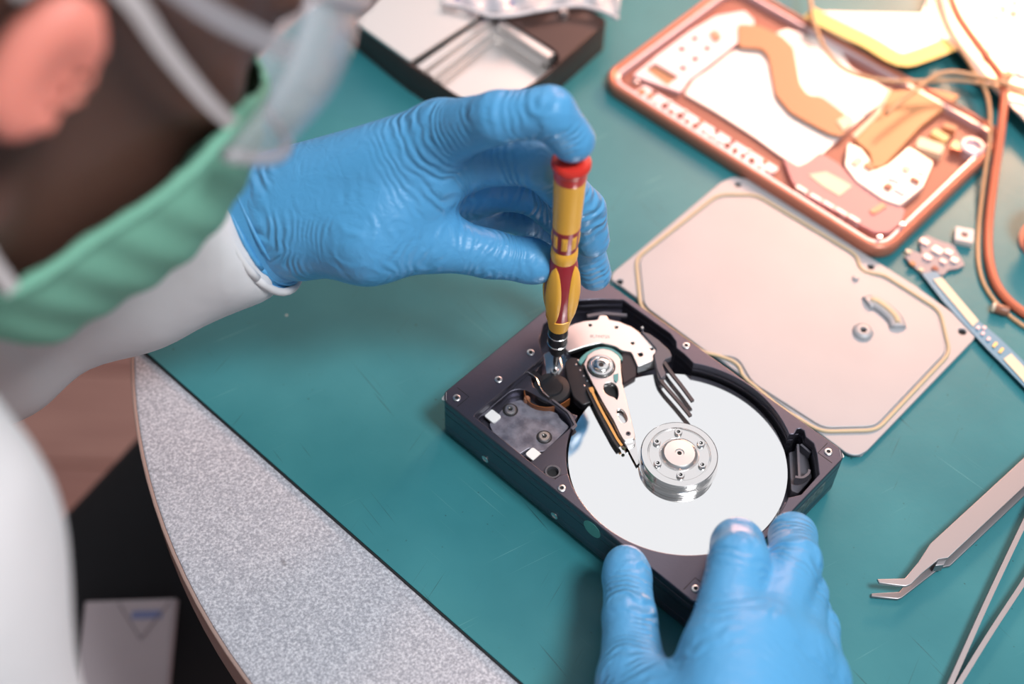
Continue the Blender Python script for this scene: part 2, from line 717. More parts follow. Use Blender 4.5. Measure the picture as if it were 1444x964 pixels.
def arc(a0, a1, r, n=40):
    return circ(DC[0], DC[1], r, n, a0, a1)


pocket = [(124.4, 93.6), (123.7, 96.8), (124.6, 98.0), (126.4, 98.0), (128.8, 95.9), (133.3, 95.6), (137.6, 92.0), (144.3, 84.5), (144.8, 71.0), (142.0, 66.3)]
coil_side = [(18, 48), (10, 54), (5.5, 62), (5.5, 82), (14.5, 92), (22, 98.6), (50.5, 98.6), (55, 97), (57.5, 94.2), (62.3, 94.0)]
hole_top = arc(122, 56, 49.6) + pocket + arc(18, -124, 49.2, 60) + [(65.5, 7.2), (65.2, 4.2), (62, 3.2), (19, 3.2), (18, 4.2)] + coil_side
hole_mid = arc(122, 56, 49.6) + pocket + arc(18, -164, 48.4, 70) + [(46, 36.5), (24, 35.5), (20, 38)] + coil_side
recess = round_poly([(18.3, 4.9), (18.3, 27), (21.5, 31.5), (38, 34.4), (44, 34.4), (50.6, 32.0), (50.6, 4.9)], 2.5)
outline = round_poly([(0, 3.2), (3.2, 0), (143.8, 0), (147, 3.2), (147, 98.4), (143.8, 101.6), (3.2, 101.6), (0, 98.4)], 1.2, 3)
bm = bmesh.new()
join_bm(bm, prism(U(round_poly([(1.5, 4), (4, 1.2), (143, 1.2), (145.8, 4), (145.8, 97.6), (143, 100.4), (4, 100.4), (1.5, 97.6)], 1.2, 3)), (), 0.0, 2.2 * mm, 0.3 * mm))
join_bm(bm, prism(U(outline), (), 2.2 * mm, 8 * mm, 0.4 * mm))
join_bm(bm, prism(U(outline), [U(hole_mid)], 8 * mm, 16.4 * mm))
join_bm(bm, prism(U(outline), [U(hole_mid), U(recess)], 16.4 * mm, 21.6 * mm, 0.25 * mm))
join_bm(bm, prism(U(outline), [U(hole_top)], 21.6 * mm, 26.1 * mm, 0.45 * mm, 2))
chassis = put('chassis', bm, black_cast, drive, 35)


def screw(name, u, v, z, r, parent, m=chrome, head=0.9, rot=0.3):
    """torx head screw with a dark star socket"""
    h = head * mm
    r *= mm
    o = put(name, lathe([(r, 0), (r, h * 0.65), (r * 0.86, h), (r * 0.45, h), (r * 0.40, h * 0.4), (0, h * 0.4)], 24, False), m, parent, 40)
    o.location = ((u - 73.5) * mm, (v - 50.8) * mm, z * mm)
    star = []
    for i in range(24):
        a = 2 * math.pi * i / 24 + rot
        q = r * (0.36 + 0.09 * math.cos(6 * a))
        star.append((q * math.cos(a), q * math.sin(a)))
    if parent is drive:
        put('socket', prism(star, (), h * 0.42, h * 0.5), hole_black, o)
    else:
        k_ = put('screw_socket', prism(star, (), h * 0.42, h * 0.5), hole_black, parent)
        k_.location = o.location
    return o


# six cover screw bosses: bright threaded inserts
for u, v in ((6.1, 4.8), (140.5, 96.5), (140.8, 5.2), (60.0, 98.3), (70.5, 2.6), (12.3, 24.9), (12.2, 45.9), (6.5, 96.5)):
    r = 1.75
    o = put('screw_boss', lathe([(r * mm, -0.2 * mm), (r * mm, 0.35 * mm), (r * 0.85 * mm, 0.5 * mm), (r * 0.5 * mm, 0.5 * mm), (r * 0.42 * mm, -0.1 * mm), (0, -0.1 * mm)], 20, False), satin, drive, 40)
    o.location = ((u - 73.5) * mm, (v - 50.8) * mm, 26.1 * mm)
    put('thread', lathe([(0, -0.02 * mm), (r * 0.42 * mm, -0.02 * mm), (r * 0.42 * mm, 0.06 * mm), (0, 0.06 * mm)], 14), hole_black, o)
# machined bright facets on the corners
facet_m = mat('facet_metal', (0.85, 0.84, 0.84), 0.45, 0.4)
for (u, v, a) in ((1.45, 1.45, 225), (145.55, 1.45, 315), (145.55, 100.15, 45)):
    b2 = bmesh.new()
    ca = math.radians(a)
    pts = [(-2.3, -1.1, 26.25), (2.3, -1.1, 26.25), (0.5, 0.9, 24.2), (-0.5, 0.9, 24.2), (-2.0, -1.6, 24.2), (2.0, -1.6, 24.2)]
    vs_ = [b2.verts.new((x * mm, y * mm, z * mm)) for x, y, z in pts]
    for f in ((0, 1, 2, 3), (0, 3, 4), (1, 5, 2), (3, 2, 5, 4), (0, 4, 5, 1)):
        b2.faces.new([vs_[i] for i in f])
    bmesh.ops.recalc_face_normals(b2, faces=b2.faces)
    o = put('corner_facet', b2, facet_m, drive)
    o.location = ((u - 73.5) * mm, (v - 50.8) * mm, 0)
    o.rotation_euler = (0, 0, ca - math.pi / 2)
# screw lands engraved near three corners
for pts in ([(2.2, 9), (9.5, 9), (9.5, 1.6)], [(137.5, 1.6), (137.5, 9), (145, 9)], [(137.5, 100), (137.5, 93), (145, 93)]):
    P = [(x, y, 26.12) for x, y in U(pts)]
    put('engraved_line', ribbon([(x, y, 26.05 * mm) for x, y, _ in P], 0.35 * mm, 0.2 * mm), hole_black, drive)

# platters and hub
hub_c = ((DC[0] - 73.5) * mm, (DC[1] - 50.8) * mm)
ring = lathe([(12.5 * mm, 0), (47.4 * mm, 0), (47.5 * mm, 0.3 * mm), (47.5 * mm, 1.0 * mm), (47.4 * mm, 1.27 * mm), (12.5 * mm, 1.27 * mm)], 128, False)
pla = put('platter', ring, mirror, drive, 30)
pla.location = (*hub_c, 18.4 * mm)
p2 = pla.copy(); COL.objects.link(p2); p2.parent = drive; p2.location = (*hub_c, 12.2 * mm)
hub = put('spindle_hub', lathe([(13 * mm, 8 * mm), (13 * mm, 19.0 * mm), (17.3 * mm, 19.65 * mm), (17.3 * mm, 20.3 * mm), (16.3 * mm, 20.4 * mm), (16.3 * mm, 21.6 * mm), (15.8 * mm, 21.7 * mm), (15.8 * mm, 21.9 * mm), (16.3 * mm, 22.0 * mm),
                                (16.3 * mm, 23.2 * mm), (15.8 * mm, 23.3 * mm), (15.8 * mm, 23.5 * mm), (16.4 * mm, 23.6 * mm), (16.4 * mm, 25.0 * mm), (16.0 * mm, 25.1 * mm), (16.6 * mm, 25.3 * mm), (16.6 * mm, 25.75 * mm), (16.2 * mm, 26.0 * mm), (13.7 * mm, 26.0 * mm),
                                (13.4 * mm, 25.3 * mm), (13.1 * mm, 25.3 * mm), (12.9 * mm, 25.5 * mm), (8.6 * mm, 25.5 * mm), (8.3 * mm, 25.2 * mm), (8.0 * mm, 25.2 * mm)], 96, False), chrome, drive, 30)
hub.location = (*hub_c, 0)
put('centre_cap', lathe([(8.1 * mm, 24.8 * mm), (8.1 * mm, 25.2 * mm), (7.5 * mm, 26.3 * mm), (6.6 * mm, 26.9 * mm), (2.0 * mm, 27.05 * mm), (1.8 * mm, 26.6 * mm), (1.0 * mm, 26.6 * mm), (0.9 * mm, 26.0 * mm), (0, 26.0 * mm)], 64, False), satin, hub, 30)
put('cap_socket', lathe([(0, 26.05 * mm), (0.85 * mm, 26.05 * mm), (0.85 * mm, 26.15 * mm), (0, 26.15 * mm)], 12), hole_black, hub)
for i in range(6):
    a = math.pi / 2 - DANG + i * math.pi / 3
    s = screw('hub_screw', 73.5, 50.8, 25.5, 1.75, hub, chrome, 1.35, i)
    s.location = (11.0 * mm * math.cos(a), 11.0 * mm * math.sin(a), 25.5 * mm)
    hub.children[-1].location = s.location

# magnet plate over the voice coil
mag_px = [(795, 469), (798, 461), (810, 456), (825, 452), (843, 450.5), (845, 444), (855, 444), (858, 450), (873, 453), (891, 460.5), (899, 466), (919, 484), (927, 490), (926, 497), (921, 500), (922, 508),
          (899, 517), (895, 507), (890, 496), (877, 494), (867, 487.5), (847, 483), (825, 488), (801, 496), (795, 489)]
mag_holes = [circ(*DP([p], 23.5)[0], r * mm, 14) for p, r in (((832, 458), 0.8), ((869, 461), 0.8), ((892, 483.5), 0.8), ((903, 499.5), 1.15), ((919, 491.5), 0.75))]
magnet = put('magnet_plate', prism(round_poly(DP(mag_px, 23.5), 1.0 * mm, 3), mag_holes, 20.8 * mm, 23.5 * mm, 0.3 * mm, 2), satin, drive, 35)
put('magnet_core', prism(DP([(805, 468), (840, 456), (885, 466), (905, 490), (885, 492), (850, 480), (825, 486), (808, 492)], 20), (), 9 * mm, 20.8 * mm), hole_black, magnet)
# bent foot of the plate
f0, f1, f2, f3 = DP([(899, 517), (922, 508)], 23.4) + DP([(899, 525), (923, 518)], 21.5)
foot = bmesh.new()
vs_ = [foot.verts.new((*p, z * mm)) for p, z in ((f0, 23.5), (f1, 23.5), (f1, 20.6), (f0, 20.6), (f2, 21.3), (f3, 21.3), (f3, 20.3), (f2, 20.3))]
for f in ((0, 1, 5, 4), (4, 5, 6, 7), (3, 2, 1, 0), (0, 4, 7, 3), (1, 2, 6, 5), (3, 7, 6, 2)):
    foot.faces.new([vs_[i] for i in f])
bmesh.ops.recalc_face_normals(foot, faces=foot.faces)
put('bent_foot', foot, chrome, magnet)


def text_mesh(s, size, depth=0.00002):
    cu = bpy.data.curves.new('t', 'FONT')
    cu.body = s
    cu.size = size
    cu.extrude = depth
    cu.align_x = 'CENTER'
    cu.align_y = 'CENTER'
    o = bpy.data.objects.new('t', cu)
    me = bpy.data.meshes.new_from_object(o)
    bpy.data.objects.remove(o)
    bpy.data.curves.remove(cu)
    return me


tx = put('stamped_number', text_mesh('8L744725', 2.3 * mm), mat('stamp_grey', (0.22, 0.21, 0.21), 0.6), magnet)
ta = DP([(846, 474.5)], 23.5)[0]
tx.location = (*ta, 23.52 * mm)
tx.rotation_euler = (0, 0, -DANG)

# actuator arm
arm_px = [(823, 513), (829, 500), (838, 494), (850, 491), (862, 494), (871, 501), (875, 507), (876, 525), (878, 542), (883, 562), (887, 578), (896, 616), (893, 619), (880, 621), (874, 611), (865, 592), (850, 567), (836, 541), (828, 525)]
h1 = catmull([(852, 542), (862, 539), (870, 545), (872, 555), (870, 563), (866, 560), (858, 557), (852, 551)], 4, True)
h2 = catmull([(870, 578), (877, 577), (883, 585), (884, 593), (878, 596), (872, 588)], 4, True)
arm = put('actuator_arm', prism(round_poly(DP(arm_px, 23.6), 0.8 * mm, 3), [DP(h1, 23.6), DP(h2, 23.6)], 22.2 * mm, 23.6 * mm, 0.25 * mm, 2), satin, drive, 35)
put('arm_body', prism(round_poly(DP([(824, 514), (838, 496), (862, 496), (873, 508), (875, 540), (838, 541)], 23.0), 1 * mm, 3), (), 9 * mm, 22.2 * mm), satin, arm, 35)
put('lower_arm', prism(round_poly(DP(arm_px, 23.6), 0.8 * mm, 3), [DP(h1, 23.6)], 20.6 * mm, 21.2 * mm), chrome, arm, 35)
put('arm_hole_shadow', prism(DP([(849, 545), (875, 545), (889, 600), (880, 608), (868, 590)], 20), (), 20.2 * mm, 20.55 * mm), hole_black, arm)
tiph = DP([(886, 611)], 23.6)[0]
put('arm_rivet', lathe([(1.1 * mm, 23.5 * mm), (1.1 * mm, 23.75 * mm), (0.6 * mm, 23.8 * mm), (0.5 * mm, 23.6 * mm), (0, 23.6 * mm)], 16, False), grey_plastic, arm, 40).location = (*tiph, 0)
pv = DP([(848, 513)], 25.5)[0]
pivot = put('pivot_bearing', lathe([(5.7 * mm, 22 * mm), (5.7 * mm, 24.6 * mm), (5.3 * mm, 24.9 * mm), (4.6 * mm, 24.9 * mm), (4.4 * mm, 24.4 * mm), (4.0 * mm, 24.4 * mm), (3.8 * mm, 25.3 * mm), (3.2 * mm, 25.7 * mm), (1.8 * mm, 25.7 * mm), (1.6 * mm, 25.0 * mm), (0, 25.0 * mm)], 40, False), chrome, arm, 35)
pivot.location = (*pv, 0)
put('pivot_socket', lathe([(0, 25.05 * mm), (1.3 * mm, 25.05 * mm), (1.3 * mm, 25.15 * mm), (0, 25.15 * mm)], 6), hole_black, arm).location = (*pv, 0)
put('pivot_groove', lathe([(5.8 * mm, 23.62 * mm), (6.5 * mm, 23.62 * mm), (6.5 * mm, 23.68 * mm), (5.8 * mm, 23.68 * mm)], 40, False), hole_black, arm).location = (*pv, 0)
put('teal_reflection', prism(DP(catmull([(816, 508), (826, 497), (838, 491), (850, 488.5), (864, 491), (876, 500), (878, 507), (874, 506), (862, 496), (850, 493), (838, 496), (828, 503), (820, 512)], 4, True), 22.5), (), 20 * mm, 22.4 * mm, 0.2 * mm), teal_tone, arm, 40)  # teal reflection round the pivot, built as a coloured arc
put('coil_clip', prism(DP([(865, 528), (872, 526), (872, 535), (869, 539), (866, 536)], 24), (), 23.6 * mm, 24.1 * mm), teal_tone, arm)
# head suspension and slider
put('suspension', prism(DP([(881, 622), (895, 618), (898, 630), (901.5, 652), (898, 655), (890, 640)], 21.4), (), 20.9 * mm, 21.15 * mm), chrome, arm)
put('swage_mount', prism(round_poly(DP([(879, 621), (896, 617), (896, 626), (884, 630)], 22.5), 0.6 * mm, 3), (), 21.2 * mm, 22.4 * mm, 0.2 * mm), chrome, arm, 35)
put('slider', prism(DP([(897, 650), (901, 649), (902, 655), (898, 656)], 20.5), (), 20.0 * mm, 20.8 * mm), hole_black, arm)
# gold flex along the arm
fx = DP(catmull([(833, 546), (837, 556), (848, 578), (860, 600), (870, 618), (877, 628)], 6), 23.0)
put('gold_flex', ribbon([(*p, 22.9 * mm) for p in fx], [1.9 * mm if i < 5 else 1.15 * mm for i in range(len(fx))], 0.5 * mm), gold, arm)
put('flex_backing', ribbon([(p[0] - 0.0007, p[1] - 0.0005, 22.2 * mm) for p in fx], 2.4 * mm, 0.9 * mm), black_plastic, arm)
for p in ((852, 590), (862, 608), (880, 632), (836, 551)):
    q = DP([p], 22.5)[0]
    o = put('solder_pad', lathe([(0.75 * mm, 0), (0.75 * mm, 0.5 * mm), (0.4 * mm, 0.9 * mm), (0, 0.9 * mm)], 10, False), mat('olive_green', (0.07, 0.09, 0.045), 0.4), arm, 40)
    o.location = (*q, 22.0 * mm)
# dark coil frame left of the pivot
put('coil_frame', prism(round_poly(DP([(803, 503), (818, 506), (828, 522), (840, 546), (836, 566), (822, 572), (808, 560), (800, 535), (796, 512)], 21), 1.5 * mm, 3), (), 17 * mm, 21.3 * mm, 0.5 * mm, 2), black_plastic, drive, 35)
for p in ((812, 514), (818, 522), (823, 530), (824, 544), (828, 537), (815, 508)):
    q = DP([p], 21.5)[0]
    o = put('solder_dot', lathe([(0.5 * mm, 0), (0.4 * mm, 0.3 * mm), (0, 0.45 * mm)], 8, False), chrome, drive, 40)
    o.location = (*q, 21.3 * mm)
put('dark_bracket', prism(round_poly(DP([(877, 497), (889, 498), (898, 517), (897, 530), (879, 540), (876, 520)], 22), 0.8 * mm, 3), (), 16 * mm, 22 * mm, 0.4 * mm), mat('dark_brown_gloss', (0.035, 0.022, 0.024), 0.2), drive, 35)

# park ramp bracket with two long prongs
brk = put('ramp_bracket', prism(round_poly(DP([(903, 466), (916, 470), (930, 480), (945, 494), (948, 503), (938, 506), (934, 514), (940, 528), (932, 534), (926, 520), (922, 500), (926, 492)], 24.5), 1.2 * mm, 3), (), 20.8 * mm, 24.5 * mm, 0.4 * mm, 2), grey_plastic, drive, 35)
for pts in ([(924, 505), (929, 528), (936, 541), (955, 563), (974, 586)], [(934, 506), (945, 523), (960, 542), (977, 565)]):
    path = DP(catmull(pts, 4), 23.6)
    put('prong', ribbon([(*p, 23.2 * mm) for p in path], 1.5 * mm, 1.4 * mm), mat('prong_grey', (0.045, 0.042, 0.05), 0.4), brk)
q = DP([(906, 462)], 24)[0]
put('ramp_pin', lathe([(0.9 * mm, 20 * mm), (0.9 * mm, 24 * mm), (0.5 * mm, 24.4 * mm), (0, 24.4 * mm)], 12, False), chrome, brk, 40).location = (*q, 0)
# thin ridge on the back wall of the coil cavity
put('wall_ridge', ribbon([(*p, 22.0 * mm) for p in DP([(828, 446), (852, 442), (884, 445)], 22)], 1.6 * mm, 1.2 * mm), grey_plastic, drive)

# connector block (grey plate, screws, white pads)
plate_px = [(716, 568), (735, 563), (760, 574), (786, 582), (790, 590), (803, 601), (785, 620), (768, 636), (756, 637), (747, 631), (731, 641), (697, 615), (690, 597)]
cplate = put('connector_plate', prism(round_poly(DP(plate_px, 18.4), 1.0 * mm, 3), (), 16.4 * mm, 18.4 * mm, 0.3 * mm), mat('etched_grey', (0.13, 0.125, 0.16), 0.4, 0.35, noise=(230, (0.27, 0.26, 0.31), 5), bump=(400, 0.25, 0.0005)), drive, 35)
for u, v in ((23.8, 20.6), (44.4, 20.5)):
    sc = screw('plate_screw', u, v, 18.4, 2.6, cplate, satin, 1.1, 0.2)
    sc.parent = cplate
    put('screw_rim', lathe([(2.7 * mm, 18.41 * mm), (3.5 * mm, 18.41 * mm), (3.5 * mm, 18.46 * mm), (2.7 * mm, 18.46 * mm)], 24, False), hole_black, cplate).location = ((u - 73.5) * mm, (v - 50.8) * mm, 0)
for u, v in ((21.0, 12.3), (47.8, 10.2)):
    put('white_pad', prism(U(rrect(u - 3.1, v - 2.6, u + 3.1, v + 2.6, 1.2)), (), 18.4 * mm, 19.6 * mm, 0.3 * mm), white_pad, cplate, 35)
# raised lip round the recess
put('recess_lip', prism(U(round_poly([(35, 36.2), (45, 36.2), (52.4, 33), (52.4, 30), (51, 30), (51, 32.4), (44.5, 35.2), (35, 35.2)], 0.4, 2)), (), 21.6 * mm, 22.5 * mm, 0.2 * mm), grey_plastic, drive, 35)
# round threaded collar on the deck
put('collar', lathe([(3.6 * mm, 21.5 * mm), (3.6 * mm, 23.6 * mm), (3.3 * mm, 24.0 * mm), (2.6 * mm, 24.0 * mm), (2.35 * mm, 23.6 * mm), (2.35 * mm, 21.7 * mm), (0, 21.7 * mm)], 32, False), mat('collar_metal', (0.16, 0.16, 0.18), 0.3, 0.6), drive, 35).location = ((61.3 - 73.5) * mm, (7.2 - 50.8) * mm, 0)
put('collar_bore', lathe([(0, 21.75 * mm), (2.3 * mm, 21.75 * mm), (2.3 * mm, 21.9 * mm), (0, 21.9 * mm)], 24), hole_black, drive).location = ((61.3 - 73.5) * mm, (7.2 - 50.8) * mm, 0)

# latch turret, its metal plate and screw, and the amber flex loop
tq = DP([(778, 545)], 22)[0]
latch = put('latch_turret', lathe([(8.6 * mm, 8 * mm), (8.6 * mm, 20.6 * mm), (8.0 * mm, 21.4 * mm), (5.2 * mm, 21.8 * mm), (4.6 * mm, 22.6 * mm), (0, 22.8 * mm)], 48, False), black_plastic, drive, 35)
latch.location = (*tq, 0)
put('latch_plate', prism(round_poly(DP([(766, 499), (775, 494), (790, 503), (794, 519), (784, 533), (778, 536), (771, 528)], 21.6), 0.6 * mm, 3), (), 20.6 * mm, 21.4 * mm, 0.2 * mm), chrome, drive, 35)
ls = screw('latch_screw', 0, 0, 21.4, 1.9, drive, chrome, 0.9)
ls.location = (*DP([(782, 523)], 21.8)[0], 21.4 * mm)
ck = [(*p, 22.4 * mm) for p in DP(catmull([(743, 523), (756, 533), (763, 549), (774, 560)], 5), 22.4)]
put('clip_wire', tube(ck, 0.35 * mm, 8), chrome, drive, 40)
put('clip_arm', ribbon([(x + 0.001, y + 0.001, z - 0.001) for x, y, z in ck], 3.4 * mm, 1.2 * mm), black_plastic, drive)
lp = catmull([(739, 553), (741, 563), (748, 572), (760, 577), (775, 578), (790, 574), (803, 566)], 5)
put('amber_flex', ribbon([(*p, 18.9 * mm) for p in DP(lp, 18.9)], 0.35 * mm, 4.6 * mm), amber, drive)
q = DP([(743, 562)], 20)[0]
put('copper_post', lathe([(1.6 * mm, 16.5 * mm), (1.6 * mm, 20 * mm), (1.2 * mm, 20.8 * mm), (0, 20.8 * mm)], 16, False), mat('copper_brown', (0.42, 0.20, 0.12), 0.35, 0.4), drive, 40).location = (*q, 0)
fork = [(*p, 19.5 * mm) for p in DP([(797, 497), (791, 508), (785, 520)], 19.5)]
for k in range(3):
    put('contact_finger', ribbon([(x + 0.0016 * k, y - 0.0012 * k, z) for x, y, z in fork], 0.9 * mm, 0.5 * mm), chrome, drive)
# filter pocket at the far right corner
put('filter_block', prism(round_poly(DP([(1113, 636), (1126, 632), (1140, 643), (1146, 672), (1126, 694), (1116, 690)], 17), 0.8 * mm, 3), (), 8 * mm, 16.2 * mm, 0.4 * mm), grey_plastic, drive, 35)
for pts in ([(1124, 630), (1126, 676)], [(1128, 630), (1142, 642)]):
    put('pocket_rib', ribbon([(*p, 18.6 * mm) for p in DP(pts, 18.6)], 1.0 * mm, 4.5 * mm), grey_plastic, drive)
put('pocket_hook', ribbon([(*p, 19.5 * mm) for p in DP(catmull([(1120, 676), (1130, 677), (1138, 672), (1140, 666)], 4), 19.5)], 1.1 * mm, 5 * mm), grey_plastic, drive)
q = DP([(1117, 706)], 24)[0]
put('pocket_pin', lathe([(1.1 * mm, 20 * mm), (1.1 * mm, 23.6 * mm), (0.7 * mm, 24.1 * mm), (0, 24.1 * mm)], 14, False), chrome, drive, 40).location = (*q, 0)

# marks on the two near sides
for u in (28.5, 70.0, 105.0):
    o = put('side_mount_hole', lathe([(1.9 * mm, 0), (1.9 * mm, 0.25 * mm), (1.4 * mm, 0.3 * mm), (1.1 * mm, 0.05 * mm), (0, 0.05 * mm)], 20, False), satin, drive, 40)
    o.location = ((u - 73.5) * mm, -50.8 * mm, 6.4 * mm)
    o.rotation_euler = (math.pi / 2, 0, 0)
o = put('green_disc', lathe([(4.6 * mm, 0), (4.6 * mm, 0.15 * mm), (0, 0.2 * mm)], 32, False), mat('disc_green', (0.10, 0.40, 0.36), 0.5), drive)  # flat green disc set on the near long side
o.location = ((90.5 - 73.5) * mm, -50.8 * mm, 19.5 * mm)
o.rotation_euler = (math.pi / 2, 0, 0)
o = put('edge_label', prism(rrect(-19 * mm, -4 * mm, 19 * mm, 4 * mm, 0.8 * mm), (), 0, 0.12 * mm), mat('label_grey_green', (0.13, 0.17, 0.17), 0.5, noise=(420, (0.03, 0.04, 0.045), 2)), drive)
o.location = (73.5 * mm, 18 * mm, 15.5 * mm)
o.rotation_euler = (math.pi / 2, 0, math.pi / 2)

# ------------------------------------------------------------------ screwdriver, standing upright in the left hand
SD = pix(783, 520, 0.0222)                    # tip of the bit


def zrow(py):
    """height on the upright screwdriver axis seen at image row py"""
    lo_, hi_ = 0.0, 0.3
    for _ in range(40):
        md_ = (lo_ + hi_) / 2
        q = np.array([SD[0], SD[1], md_]) - CAM
        y = (q @ DN) / (q @ FW) * F + 482
        if y > py:
            lo_ = md_
        else:
            hi_ = md_
    return lo_ - SD[2]


drv = tag(empty('screwdriver', tuple(SD)), 'yellow and red precision screwdriver held upright over the hard drive', 'screwdriver')
yel = mat('handle_yellow', (1.0, 0.49, 0.05), 0.38, spec=0.5)
redm = mat('handle_red', (0.38, 0.016, 0.026), 0.35, spec=0.5)
capred = mat('cap_red', (0.72, 0.035, 0.022), 0.35)
dblack = mat('collar_black', (0.012, 0.011, 0.013), 0.3)
put('bit', lathe([(0.0007, 0), (0.0009, 0.0015), (0.0011, 0.004), (0.0014, zrow(502)), (0.0014, zrow(495))], 16), chrome, drv, 40)
col = put('collar', lathe([(0.0026, zrow(497)), (0.0036, zrow(492)), (0.0040, zrow(484)), (0.0043, zrow(478)), (0.0043, zrow(457)), (0.0038, zrow(455))], 32), dblack, drv, 40)
for y in (470, 482):
    z = zrow(y)
    put('ring', lathe([(0.0042, z - 0.0004), (0.00455, z - 0.0002), (0.00455, z + 0.0002), (0.0042, z + 0.0004)], 32, False), chrome, col, 40)
gprof = [(0.0044, zrow(459)), (0.0049, zrow(450)), (0.0058, zrow(440)), (0.0068, zrow(424)), (0.00725, zrow(408)), (0.0070, zrow(392)), (0.0060, zrow(372)), (0.0052, zrow(362))]


def prof_r(prof, z):
    return float(np.interp(z, [p[1] for p in prof], [p[0] for p in prof]))


gz = np.linspace(gprof[0][1], gprof[-1][1], 28)
grip = put('grip', lathe([(prof_r(gprof, z), z) for z in gz], 40), redm, drv, 60)
put('grip_nose', lathe([(0.0044, zrow(460)), (0.0050, zrow(452)), (0.0060, zrow(442.5)), (0.0050, zrow(441))], 40), yel, drv, 60)


def patch(prof, th0, z0, z1, hw, off, shape='oval', n=14, mth=8):
    """a raised pad that follows a turned profile round the angle th0"""
    bm_ = bmesh.new()
    rows = []
    for i in range(n + 1):
        t = i / n
        z = z0 + (z1 - z0) * t
        k = math.sqrt(max(0.0, 1 - (2 * t - 1) ** 2)) if shape == 'oval' else 1.0
        k = max(k, 0.04)
        row = []
        for j in range(mth + 1):
            s_ = 2 * j / mth - 1
            th = th0 + hw * k * s_
            edge = min(1.0, (1 - abs(s_)) * 4) * (min(1.0, 4 * min(t, 1 - t) * 2))
            r = prof_r(prof, z) + off * edge
            row.append(bm_.verts.new((r * math.cos(th), r * math.sin(th), z)))
        rows.append(row)
    for a, b in zip(rows, rows[1:]):
        for j in range(mth):
            bm_.faces.new((a[j], a[j + 1], b[j + 1], b[j]))
    bmesh.ops.recalc_face_normals(bm_, faces=bm_.faces)
    me = bpy.data.meshes.new('patch')
    bm_.to_mesh(me)
    bm_.free()
    return me


view_a = math.atan2(CAM[1] - SD[1], CAM[0] - SD[0])
for k in range(4):
    put('grip_pad', patch([(p[0] + 0.0001, p[1]) for p in gprof], view_a + math.radians(14 - 45 + 90 * k), zrow(447), zrow(366), math.radians(33), 0.0007), yel, grip, True)
put('neck', lathe([(0.0052, zrow(364)), (0.0056, zrow(358)), (0.0055, zrow(350)), (0.0050, zrow(347))], 40), yel, drv, 50)
wprof = [(0.0050, zrow(348)), (0.0053, zrow(345)), (0.0056, zrow(320)), (0.0057, zrow(317))]
band = put('band', lathe(wprof, 40), redm, drv, 50)
for k in range(8):
    put('band_window', patch(wprof, view_a + math.radians(22 - 24 + 45 * k), zrow(341), zrow(323), math.radians(13), 0.0003, 'rect', 4, 4), yel, band)
put('shaft', lathe([(0.0056, zrow(318)), (0.0059, zrow(290)), (0.0063, zrow(252)), (0.0063, zrow(248))], 40), yel, drv, 50)
put('cap', lathe([(0.0060, zrow(252)), (0.0064, zrow(249)), (0.0066, zrow(240)), (0.0066, zrow(238)), (0.0072, zrow(236)), (0.0077, zrow(232)), (0.0077, zrow(228)), (0.0070, zrow(225)), (0.0040, zrow(224)), (0, zrow(224))], 40, False), capred, drv, 50)

# ------------------------------------------------------------------ drive lid lying on the mat
lid = tag(empty('drive_cover'), 'pale metal hard drive lid with beige gasket lying beside the drive', 'metal lid')
lidm = mat('lid_metal', (0.41, 0.42, 0.445), 0.5, 0.3, noise=(22, (0.385, 0.395, 0.42), 5))
gask = mat('gasket_beige', (0.60, 0.47, 0.30), 0.6)


def PX(pts, z):
    return [tuple(pix(p[0], p[1], z)[:2]) for p in pts]


LZ = 0.0028
lid_px = [(861, 393), (864, 384), (1016, 257), (1034, 249), (1052, 251), (1200, 345), (1290, 402), (1372, 461), (1377, 470), (1373, 479), (1222, 636), (1210, 642), (1196, 640)]
hole_px = [((874, 397), 1.6), ((1040.5, 260), 1.6), ((1228, 376), 1.7), ((1357, 467.5), 1.9), ((1217, 467), 1.5)]
A_ = np.array(pix(861, 393, LZ)[:2]); B_ = np.array(pix(1210, 642, LZ)[:2])
lid_pts = round_poly(PX(lid_px, LZ), 0.002, 3)
put('plate', prism(lid_pts, [circ(*pix(*p, LZ)[:2], r * mm, 18) for p, r in hole_px], 0.0012, LZ, 0.0004, 2), lidm, lid, 35)
inner_px = [(908, 432), (901, 366), (1014, 279), (1064, 279), (1204, 364), (1212, 384), (1240, 393), (1320, 442), (1334, 497), (1234, 602), (1160, 604), (1060, 540), (1040, 505), (1000, 500)]
put('raised_panel', prism(round_poly(PX(inner_px, LZ), 0.004, 3), [circ(*pix(1217, 467, LZ)[:2], 1.5 * mm, 18)], LZ - 0.0002, LZ + 0.0009, 0.0005, 2), lidm, lid, 35)
gk = [(903, 434), (896.5, 365), (1012, 275), (1066, 275), (1208, 360), (1212, 376), (1218, 383), (1232, 386), (1246, 388), (1325, 438), (1339.5, 498), (1236, 607), (1157, 609), (1100, 575), (1046, 530), (1044, 519), (1034, 509), (1010, 501), (990, 497)]
gpath = [(x, y, LZ + 0.0004) for x, y in round_poly(PX(gk, LZ), 0.005, 4)]
put('gasket', tube(gpath + [gpath[0]], 0.0009, 8, 0.8), gask, lid, True)
